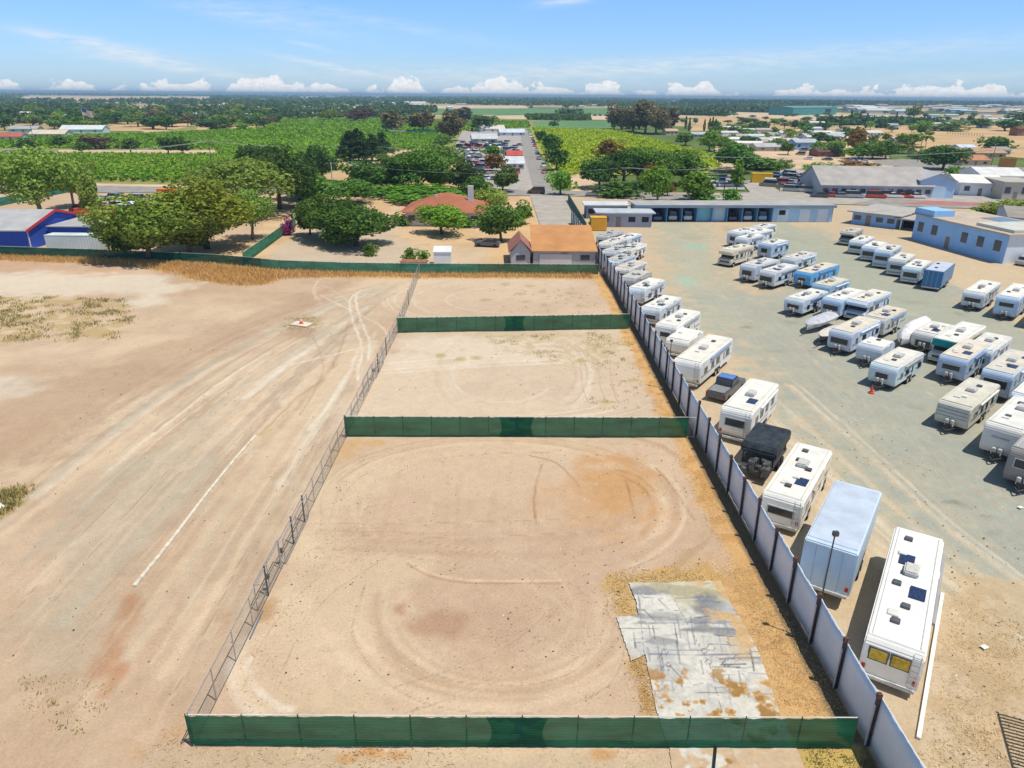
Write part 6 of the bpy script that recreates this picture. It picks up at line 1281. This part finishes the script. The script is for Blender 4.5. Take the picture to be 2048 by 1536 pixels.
T_ = [  # near trees, front to back
 ('olive', 300, 521, 392, 165, 'big olive green tree just behind the back fence beside the blue building', 'round'), ('olive', 380, 508, 402, 120, 'grey green tree joined to the right of the biggest tree behind the back fence', 'round'), ('yellow', 415, 498, 362, 150, 'tall yellow green tree behind the two trees at the back fence', 'tall'), ('oak', 256, 519, 438, 70, 'low green shrub like tree at the left foot of the biggest fence side tree', None),
 ('pepper', 505, 478, 370, 90, 'slim light green tree at the start of the slanting teal fence', None), ('pepper', 490, 432, 305, 190, 'large lime green weeping tree beyond the left yard', None), ('pepper', 85, 435, 290, 130, 'leaning feathery tree at the left with a bare curved trunk', 'spread'), ('pepper', 148, 415, 300, 75, 'smaller feathery tree right of the leaning one at the left', 'spread'), ('pepper', 183, 440, 350, 38, 'thin light green sapling tree between the left yard vehicles', 'tall'),
 ('oak', 712, 492, 396, 138, 'large round green tree on the gravel left of the clay roofed house', None), ('oak', 655, 480, 385, 110, 'dark green tree at the left of the large round one by the driveway', None), ('dark', 620, 470, 408, 60, 'dark tree trunk side tree at the edge of the driveway', 'tall'), ('lush', 884, 468, 400, 88, 'round green tree in front of the clay roofed house', None), ('oak', 1003, 484, 396, 85, 'tall round tree right of the clay roofed house', None), ('lush', 1046, 448, 404, 40, 'small bright green tree at the edge of the long driveway', None), ('pepper', 980, 430, 368, 55, 'yellowish tree behind the right end of the clay roof', 'spread'), ('lush', 930, 452, 424, 50, 'low hedge like bush at the wall of the clay roofed house', 'bush'), ('lush', 806, 450, 424, 40, 'bush at the left corner of the clay roofed house', 'bush'),
 ('lush', 820, 522, 492, 28, 'left one of two bushy green shrubs in the brick planter', 'bush'), ('lush', 846, 523, 497, 26, 'right one of two bushy green shrubs in the brick planter', 'bush'), ('magenta', 578, 470, 434, 24, 'magenta flowering bush at the top of the slanting teal fence', None), ('oak', 740, 512, 482, 26, 'little round shrub on the gravel under the large round tree', 'bush'),
 ('dark', 560, 418, 282, 150, 'broad dark green tree with drooping masses left of the middle', 'weep'), ('dark', 645, 362, 290, 70, 'dark round tree right of the broad dark weeping one', None), ('dark', 508, 345, 282, 60, 'dark tree behind the large lime green weeping one', None), ('oak', 600, 400, 330, 110, 'mid green tree in front of the broad dark weeping one', None), ('oak', 640, 412, 345, 120, 'airy green tree beside the road left of the house', None), ('oak', 700, 405, 350, 90, 'feathery green tree beside the white van at the road', None),
 ('oak', 735, 388, 312, 90, 'leafy green tree with dark shadows right of the road tree', None), ('dark', 790, 385, 318, 75, 'dense dark green tree behind the house hedge', None), ('oak', 838, 384, 292, 110, 'tall green tree above the left of the clay roof', None), ('lime', 881, 382, 320, 54, 'bright yellow lime tree above the clay roof', 'round'), ('dark', 925, 390, 320, 70, 'dark glossy tree right of the bright lime one', None), ('oak', 870, 350, 282, 95, 'green tree behind the bright lime one', None), ('oak', 775, 340, 306, 50, 'green tree at the edge of the striped little vineyard', None), ('oak', 948, 400, 352, 60, 'green tree between the house and the street of cars', None), ('lush', 840, 396, 362, 170, 'long bright green hedge behind the clay roofed house', 'bush'), ('rust', 985, 345, 302, 45, 'olive brown tree inside the breakers yard', None), ('oak', 1005, 385, 330, 55, 'green tree at the lower end of the breakers yard', None), ('lush', 985, 315, 290, 45, 'light green tree in the middle of the breakers yard', None),
 ('cedar', 700, 322, 255, 55, 'leftmost dark layered cedar of the cedar group', None), ('cedar', 718, 324, 250, 55, 'second dark layered cedar from the left of the group', None), ('cedar', 745, 322, 262, 55, 'third dark layered cedar from the left of the group', None), ('cedar', 765, 312, 260, 50, 'rightmost dark layered cedar of the cedar group', None), ('pepper', 786, 305, 283, 20, 'dry pale bush beside the cedar group', 'bush'),
 ('euca', 785, 266, 220, 46, 'dark eucalyptus left of the three standing before the long teal fence', None), ('euca', 845, 264, 218, 60, 'middle eucalyptus of the three standing before the long teal fence', None), ('euca', 900, 282, 224, 62, 'right eucalyptus of the three beside the breakers yard', None), ('euca', 930, 246, 214, 36, 'slim eucalyptus behind the breakers yard', None), ('dark', 968, 262, 226, 60, 'dark dome shaped tree at the back of the breakers yard', None), ('oak', 885, 295, 272, 40, 'bushy tree under the right eucalyptus', None),
 ('purple', 714, 244, 218, 40, 'left purple brown plum tree at the end of the vineyard', None), ('purple', 735, 240, 214, 30, 'right purple brown plum tree at the end of the vineyard', None), ('olive', 660, 242, 220, 34, 'olive green tree left of the purple plum trees', None),
 ('dark', 262, 308, 276, 44, 'dark wind shaped tree on the bare strip in the left vineyard', 'spread'), ('dark', 338, 308, 270, 40, 'left of two dark bushy trees on the bare vineyard strip', None), ('dark', 366, 309, 276, 40, 'right of two dark bushy trees on the bare vineyard strip', None), ('oak', 165, 306, 282, 34, 'green shrubby tree at the left end of the bare strip', None), ('euca', 188, 298, 268, 54, 'pale brown open tree behind the bare strip', None), ('dark', 55, 300, 278, 50, 'dark shrub tree among the left sheds', None), ('oak', 122, 295, 270, 40, 'light shrub tree between the left sheds and vines', None),
 ('oak', 1098, 310, 262, 40, 'dark green hedge tree at the top of the street', None), ('oak', 1112, 340, 290, 44, 'hedge tree halfway along the street of parked cars', None), ('lush', 1122, 390, 338, 46, 'bright green tree at the street corner beside the dirt drive', None), ('oak', 1080, 286, 258, 30, 'green tree at the far top of the street', None),
 ('dark', 1200, 378, 318, 76, 'dark round oak overhanging the dirt drive', None), ('dark', 1245, 374, 296, 115, 'large dark cedar like tree right of the dirt drive', 'weep'), ('oak', 1305, 372, 290, 120, 'wide green tree behind the two bright street trees', None), ('oak', 1362, 368, 298, 90, 'green tree at the right of the wide green one', None), ('rust', 1216, 320, 278, 50, 'rust coloured tree standing in the yellow green vineyard', None), ('rust', 1300, 380, 318, 60, 'brownish green tree between the dark oak and the street trees', None), ('oak', 1240, 392, 362, 90, 'low hanging shrub at the foot of the dark cedar like tree', 'bush'),
 ('lush', 1314, 404, 322, 50, 'left bright green street tree in front of the long shed', 'tall'), ('lush', 1388, 402, 336, 64, 'middle bright green street tree in front of the long shed', 'tall'), ('lush', 1472, 384, 326, 26, 'slim bright green street tree at the pale paved lot', 'tall'), ('lush', 1462, 405, 374, 40, 'bright green bush behind the long shed roof', 'bush'), ('lush', 1405, 405, 385, 60, 'low bush behind the long shed roof', 'bush'), ('rust', 1335, 392, 362, 30, 'yellow brown tree between the bright street trees', None),
 ('lush', 1418, 302, 258, 48, 'round bright green tree beside the peach coloured house', None), ('oak', 1370, 290, 262, 44, 'shrubby green tree left of the round bright green one', None), ('oak', 1480, 344, 284, 90, 'wide bushy tree right of the round bright green one', None), ('lush', 1515, 338, 310, 90, 'long bright shrub mass in front of the neighbourhood', 'bush'), ('lush', 1455, 320, 298, 46, 'leafy bush mass at the left of the neighbourhood', 'bush'), ('oak', 1560, 335, 318, 50, 'bush behind the yellow container', 'bush'),
 ('rust', 1708, 305, 254, 52, 'orange brown autumn coloured tree in the neighbourhood', None), ('oak', 1745, 318, 276, 70, 'green tree right of the orange brown one', None), ('lush', 1718, 318, 290, 60, 'bright bushy tree in front of the orange brown one', None), ('oak', 1770, 318, 280, 50, 'leafy tree by the curved street', None), ('rust', 1712, 342, 316, 70, 'rust and green shrubs behind the wide workshop', 'bush'), ('lush', 1640, 340, 324, 60, 'green shrubs at the left behind the wide workshop', 'bush'), ('dark', 1884, 340, 284, 80, 'large round dark green tree before the golden field', None), ('lush', 1912, 345, 330, 36, 'bright shrub at the right foot of the round dark tree', 'bush'), ('lush', 1906, 352, 330, 30, 'green bush in front of the round dark tree', 'bush'), ('oak', 1990, 304, 272, 62, 'dark spreading tree in the golden field at the right', None), ('lush', 1842, 270, 240, 44, 'green feathery tree on the golden slope', 'weep'), ('olive', 1826, 240, 210, 28, 'tall brown green conifer beyond the golden slope', None), ('olive', 2020, 432, 390, 90, 'golden green shrub tree at the right edge behind the pale blue building', 'bush'), ('lush', 1975, 430, 412, 50, 'low green bush left of the golden green shrub tree', 'bush'),
 ('oak', 1895, 262, 240, 70, 'green thicket above the golden slope', 'bush'), ('oak', 1960, 256, 236, 50, 'thicket tree at the upper end of the golden slope', None), ('oak', 2010, 262, 236, 60, 'bushy tree near the dark brown barn', None), ('oak', 2045, 246, 222, 60, 'dark tree mass above the dark brown barn', None)]
for a in T_: tree(a[0], a[1], a[2], a[3], a[4], a[5], shape=a[6])
for i, (x, y, ty, w) in enumerate([(1243, 262, 208, 46), (1265, 264, 206, 50), (1290, 266, 203, 52), (1312, 268, 206, 46), (1335, 266, 212, 40), (1228, 258, 212, 30), (1278, 258, 202, 44)]):
    tree('euca', x, y, ty, w*1.15, 'tall brown green eucalyptus in the big grove behind the yellow green vineyard', 'eucalyptus trees of the big grove', shape='tall')
for (x, y, ty) in [(1371, 258, 232), (1378, 262, 236), (1408, 262, 238), (1418, 262, 236), (1424, 262, 234), (1430, 262, 238), (1638, 262, 236), (1650, 262, 238), (1700, 250, 220), (1718, 250, 222), (1680, 258, 230), (1731, 256, 226), (1790, 248, 224)]:
    tree('dark', x, y, ty, 7, 'slim dark cypress between the neighbourhood houses and the far plain', 'slim dark cypresses', shape='cypress')
for (x, y, ty, l) in [(1578, 288, 252, 'palm tree left of the two storey blue house'), (1850, 300, 266, 'tall palm tree before the golden field'), (1815, 306, 262, 'shaggy palm tree right of the autumn coloured tree'), (72, 236, 206, 'pale palm tree above the left trees'), (210, 240, 216, 'palm tree near the middle of the left trees')]:
    tree('olive', x, y, ty, 30, l, shape='palm')
r = random.Random(77)
def belt(n, xr, yr, kinds, hm, label, group, pw=1., wm=(5, 12)):
    for i in range(n):
        y = yr[0]+(yr[1]-yr[0])*r.random()**pw; x = r.uniform(*xr); g = G(x, y); d = depth(g); H = r.uniform(*hm); w = r.uniform(*wm)
        ty = y-H*1420*cp/d*.97; tree(r.choice(kinds), x, y, ty, w*1420/d, label, group, shape=r.choice(['round', 'spread', 'round', 'weep', 'tall']))
K1 = ['far', 'oak', 'oak', 'oak', 'dark', 'olive', 'euca', 'lush', 'pepper']
belt(110, (-60, 560), (214, 262), K1, (7, 14), 'tree in the thick belt of green trees on the left plain', 'trees of the left belt', .9, (10, 20))
belt(16, (560, 700), (208, 236), K1, (5, 10), 'tree behind the upper vineyard on the left plain', 'trees behind the upper vineyard')
belt(14, (400, 500), (246, 262), ['oak', 'dark'], (2.5, 4), 'low bush on the bare patch by the upper vineyard', 'bushes at the upper vineyard', 1, (5, 9))
belt(85, (1430, 1860), (246, 318), ['oak', 'lush', 'oak', 'far', 'olive'], (4, 8.5), 'garden tree among the roofs of the right neighbourhood', 'garden trees of the right neighbourhood', 1., (6, 11))
belt(40, (1640, 2080), (206, 246), ['far', 'dark', 'oak'], (5, 9), 'tree between the roofs of the far industrial district', 'trees of the far industrial district', 1., (6, 12))
belt(34, (1440, 1780), (232, 262), ['oak', 'far', 'dark'], (4, 8), 'tree between the eucalyptus grove and the green warehouse', 'trees before the green warehouse', 1, (7, 13))
belt(14, (1360, 1560), (232, 262), ['oak', 'far', 'lush'], (4, 8), 'tree near the tan fields left of the right neighbourhood', 'trees near the tan fields')
for i, x in enumerate([1178, 1190, 1200, 1212]): tree('dark', x, 232, 227, 9, 'small dark bush on the field line before the eucalyptus grove', 'small bushes on the field line', shape='bush')
tree('dark', 1108, 252, 238, 20, 'lone dark bush between the green fields and the yellow vineyard', shape='bush'); tree('dark', 1227, 256, 243, 12, 'small dark bush at the left foot of the big grove', shape='bush')
# the far plain: woodland nobody could count
def woodland(name, n, xr, dr, seed, thr, hr=(6, 12), kind='far', ls=(2.4, 4.2), q=9, sc=260.):
    R = np.random.default_rng(seed); out = []
    while sum(len(o) for o in out) < n:
        d = np.exp(R.uniform(math.log(dr[0]), math.log(dr[1]), n*3)); x = R.uniform(xr[0], xr[1], n*3); X = x*d; m = fbm(X*1.0, d*1.6, sc, seed+1, 4) > thr
        for F_ in FIELDS: m &= ~inside(X, d, F_)
        out.append(np.stack([X[m], d[m]], 1))
    P = np.concatenate(out)[:n]; sz = 1+P[:, 1]/2500.; h = R.uniform(*hr, n)*(.8+sz*.12); C = np.repeat(np.column_stack([P, h*.5]), q, axis=0); S = np.repeat(sz, q)
    u = R.normal(0, 1, (n*q, 3)); u /= np.linalg.norm(u, axis=1)[:, None]; hh = np.repeat(h, q)
    C += u*np.stack([3.6*S, 3.6*S, hh*.42], 1); tnt = np.clip(np.repeat(R.uniform(0, .6, n), q)+R.uniform(0, .45, n*q), 0, 1)
    V = quads(C, u, R.uniform(*ls, n*q)*S, R, up=.2); V[:, 2] = np.maximum(V[:, 2], 0)
    tag(link(name, np_mesh(name, V, np.arange(len(V)).reshape(-1, 4), lm(kind), tint=tnt)), kind='stuff')
woodland('distant_woodland', 6500, (-.80, .80), (1500, 9000), 3, .575, (6, 12))
woodland('distant_woodland', 2100, (-.80, -.14), (600, 1500), 4, .55, (4, 9), q=12, ls=(1.8, 3.2), sc=120)
woodland('distant_woodland', 1300, (.30, .80), (620, 1600), 5, .60, (3, 8), q=12, ls=(1.8, 3.2), sc=90)
woodland('distant_woodland', 1500, (-.2, .34), (900, 1600), 6, .60, (5, 10), q=12, ls=(2, 3.4), sc=140)
woodland('distant_woodland', 2600, (.22, .90), (2200, 3800), 8, .50, (9, 14), q=8, ls=(4, 6))

# vineyards
vine_v = leafmat('vine_leaves', (.10, .24, .010), (.30, .50, .03), .3, .12); vine_y = leafmat('vine_leaves_yellow', (.24, .38, .010), (.46, .62, .03), .3, .12)
def vine_mesh(seed):
    R = np.random.default_rng(seed); n = 46; th = R.uniform(0, 6.28, n); z = R.uniform(.35, 1.5, n); rad = R.uniform(.1, .95, n)*(.5+.5*z/1.5)
    C = np.stack([rad*np.cos(th), rad*np.sin(th), z], 1); V = quads(C, np.stack([np.cos(th), np.sin(th), z*0+.6], 1), .52, R, up=.3)
    b = MB().tube((0, 0, -.05), (0, 0, .6), .07, 5, r2=.05); nv = len(V)
    F_ = [list(f) for f in np.arange(nv).reshape(-1, 4)]; me = bpy.data.meshes.new('grapevine'); me.from_pydata([tuple(v) for v in V]+b.v, [], F_+[tuple(i+nv for i in f) for f in b.f])
    me.materials.append(vine_v); me.materials.append(barkm); me.polygons.foreach_set('material_index', [0]*len(F_)+[1]*len(b.f)); a = me.attributes.new('tint', 'FLOAT', 'FACE'); a.data.foreach_set('value', list(R.random(len(F_)+len(b.f)))); return me
vms = [vine_mesh(i) for i in range(5)]
def vineyard(px, sp, ang, mt, seed, near=0, near_group=None, near_label=None, q=16, size=.75, h=1.35, rows=None):
    P = W(px); A_ = np.array(P); c = A_.mean(0); ca, sa = math.cos(ang), math.sin(ang); Lm = 900; R = np.random.default_rng(seed)
    i = np.arange(-Lm, Lm, sp[0]); j = np.arange(-Lm, Lm, sp[1]); I, J = np.meshgrid(i, j); X = (c[0]+I*ca-J*sa).ravel(); Y = (c[1]+I*sa+J*ca).ravel()
    k = inside(X, Y, P); X = X[k]+R.normal(0, .25, k.sum()); Y = Y[k]+R.normal(0, .25, k.sum())
    o = np.argsort(Y); X = X[o]; Y = Y[o]; 
    vis = np.abs(X/Y) < .80; X = X[vis]; Y = Y[vis]
    for (x, y) in list(zip(X, Y))[:near]:
        v = link('grapevine', vms[R.integers(5)], None, (x, y, 0), (0, 0, R.uniform(0, 6)), (1.15, 1.15, R.uniform(.95, 1.35))); tag(v, near_label, 'grapevine', near_group)
    X = X[near:]; Y = Y[near:]; n = len(X); far = np.clip((Y-300)/300, 0, 1); kk = R.random((n, q)) < (1-.6*far)[:, None]
    C = np.zeros((n, q, 3)); th = R.uniform(0, 6.28, (n, q)); rad = R.uniform(.1, 1., (n, q))*1.05; C[..., 0] = X[:, None]+rad*np.cos(th); C[..., 1] = Y[:, None]+rad*np.sin(th); C[..., 2] = R.uniform(.4, h, (n, q))
    S = np.repeat(size*(1+.7*far)[:, None], q, 1); C = C[kk]; S = S[kk]; u = np.stack([np.cos(th[kk]), np.sin(th[kk]), .7+0*S], 1)
    V = quads(C, u, S, R, up=.35); tnt = np.clip(.25+.5*fbm(C[:, 0], C[:, 1], 40, seed, 3)+R.normal(0, .22, len(C)), 0, 1)
    tag(link('vines', np_mesh('vines', V, np.arange(len(V)).reshape(-1, 4), mt, tint=tnt)), kind='stuff')
VL = 'leafy green grapevine in the nearest rows of the left vineyard beside the road'
vineyard([(-150, 356), (370, 367), (640, 356), (700, 322), (440, 311), (-150, 308)], (3.3, 3.3), .04, vine_v, 1, 290, 'grapevines in the nearest rows', VL)
vineyard([(440, 308), (700, 320), (890, 288), (925, 262), (1060, 256), (1056, 243), (940, 243), (740, 237), (420, 248), (560, 256), (330, 268), (-200, 280), (-200, 297), (430, 300)], (3.5, 3.5), .04, vine_v, 2, q=12, size=.95)
vineyard([(1125, 352), (1180, 350), (1440, 338), (1425, 312), (1300, 280), (1235, 263), (1066, 257), (1085, 300)], (3.4, 2.6), .35, vine_y, 3, q=13, size=.85)
vineyard([(776, 300), (862, 300), (876, 270), (782, 270)], (4.4, 1.6), -.55, vine_v, 4, q=8, size=.9)
vineyard([(1056, 240), (1180, 241), (1180, 232), (1050, 232)], (7, 5), .2, lm('oak'), 5, q=9, size=2.2, h=2.6)
vineyard([(380, 246), (700, 246), (730, 238), (560, 238), (400, 240)], (4, 4), .1, vine_v, 6, q=8, size=1.1)
# fence boards behind the three eucalyptus and the golden slope posts
screen_fence('long blue teal fence in front of the three eucalyptus trees', [tuple(G(815, 268).xy), tuple(G(886, 269).xy)], 2.6, 8, mats=[(0, 99, scr3)], name='boundary_fence', rail=False)
screen_fence('white board fence at the left of the long blue teal fence', [tuple(G(778, 267).xy), tuple(G(812, 268).xy)], 2.4, 8, mats=[(0, 99, white_rail)], name='boundary_fence', rail=False)
g1, g2 = G(1895, 268), G(1965, 273); t = thing('post_fence', 'row of wooden posts standing in the golden field at the right', 'fence', (g1.x, g1.y, 0))
pm_ = MB().box(-.12, .12, -.12, .12, 0, 1.5).mesh('post', barkm)
for k in range(14): link('post', pm_, t, ((g2.x-g1.x)*k/13, (g2.y-g1.y)*k/13, 0))
t, L, H = building((1995, 334), (2030, 336), 318, .4, 'orange wooden board fence right of the ochre house', (.55, .26, .06), (.45, .2, .05), 'flat', name='board_fence', cat='fence', eave=.0, windows=False)
# power poles and lines
woodp = mat('wooden_pole', (.20, .16, .13), .9, .2, 4); wirem = mat('power_cable', (.52, .54, .52), .5, .05, 1)
PO = {}
def pole(key, bx, by, ty, label, arm=1.1, ang=0.2, pale=False):
    g = G(bx, by); H = topz(g, ty); t = thing('power_pole', label, 'power pole', (g.x, g.y, 0), ang); b = MB().tube((0, 0, 0), (0, 0, H), .16, 8, r2=.11); b.build('pole', white_rail if pale else woodp, t)
    MB().box(-arm, arm, -.08, .08, H-.5, H-.32).build('crossarm', woodp, t); b = MB()
    for x in (-arm*.9, 0, arm*.9): link('insulator', MB().tube((x, 0, H-.31), (x, 0, H-.08), .06, 6).mesh('insulator', white_rail), t)
    PO[key] = [t.location+Vector((math.cos(ang)*x, math.sin(ang)*x, H-.1)) for x in (-arm*.9, 0, arm*.9)]+[t.location+Vector((0, 0, H*.62))]
    return t
pole('a', 35, 372, 298, 'leaning wooden power pole at the left edge before the vineyard', pale=True); pole('b', 426, 345, 281, 'wooden power pole standing in the left vineyard'); pole('c', 668, 402, 324, 'pale power pole among the trees beside the road', pale=True); pole('d', 723, 320, 288, 'power pole in front of the cedar group', pale=True)
pole('e', 1248, 388, 334, 'dark wooden power pole in front of the dark cedar like tree'); pole('f', 1392, 350, 312, 'power pole with a transformer above the bright street trees', pale=True); pole('g', 1448, 382, 332, 'thin wooden pole at the small parking lot'); pole('h', 1835, 325, 268, 'wooden power pole beside the curved street'); pole('i', 1982, 332, 286, 'wooden power pole by the ochre house'); pole('j', 1119, 388, 368, 'short white pole at the street corner', pale=True, arm=.4); pole('k', 72, 300, 249, 'thin pole above the left sheds', arm=.7)
pole('z', -160, 376, 296, 'power pole outside the left edge')
pole('y', 2140, 345, 285, 'power pole outside the right edge')
def wires(a, b, sag, label, idx=(0, 1, 2), rad=.035):
    t = thing('power_line', label, 'power line', PO[a][0])
    for k in idx:
        p, q = PO[a][k], PO[b][k]; V = [p.lerp(q, i/14)-Vector((0, 0, sag*4*(i/14)*(1-i/14)))-PO[a][0] for i in range(15)]; m = MB()
        for u, v in zip(V[:-1], V[1:]): m.tube(u, v, rad, 4)
        m.build('cable', wirem, t)
wires('z', 'a', 1.2, 'power cables entering from the left edge over the feathery trees'); wires('a', 'b', 1.6, 'power cables crossing the left vineyard'); wires('b', 'd', 1.4, 'power cables running from the vineyard pole to the cedar group'); wires('d', 'f', 2.4, 'power cables spanning over the street of cars and the yellow vineyard', rad=.045); wires('f', 'y', 2.2, 'power cables crossing in front of the right neighbourhood to the edge', rad=.045)
wires('e', 'g', .8, 'lower cables above the bright street trees', rad=.03); wires('c', 'e', 2.2, 'lower cables along the road past the clay roofed house', (1,), .025)
b = MB().box(-.35, .35, -.3, .3, 0, 1.0); g = PO['f'][1]; b.build('transformer', white_rail, [o for o in COL.objects if o.name.startswith('power_pole') and abs(o.location.x-g.x) < .01][0], bevel=.05, loc=(.45, 0, g.z-2))

# the air: faint bluish haze over the plain
def haze():
    m = bpy.data.materials.new('haze_air'); m.use_nodes = True; N = m.node_tree.nodes; N.clear(); o = N.new('ShaderNodeOutputMaterial'); v = N.new('ShaderNodeVolumePrincipled')
    v.inputs['Color'].default_value = (.46, .70, .95, 1); v.inputs['Density'].default_value = .00016; v.inputs['Anisotropy'].default_value = 0.
    m.node_tree.links.new(v.outputs[0], o.inputs['Volume'])
    tag(MB().box(-22500, 22500, -200, 24500, -1.3, 45).build('haze', m), kind='stuff')
haze()
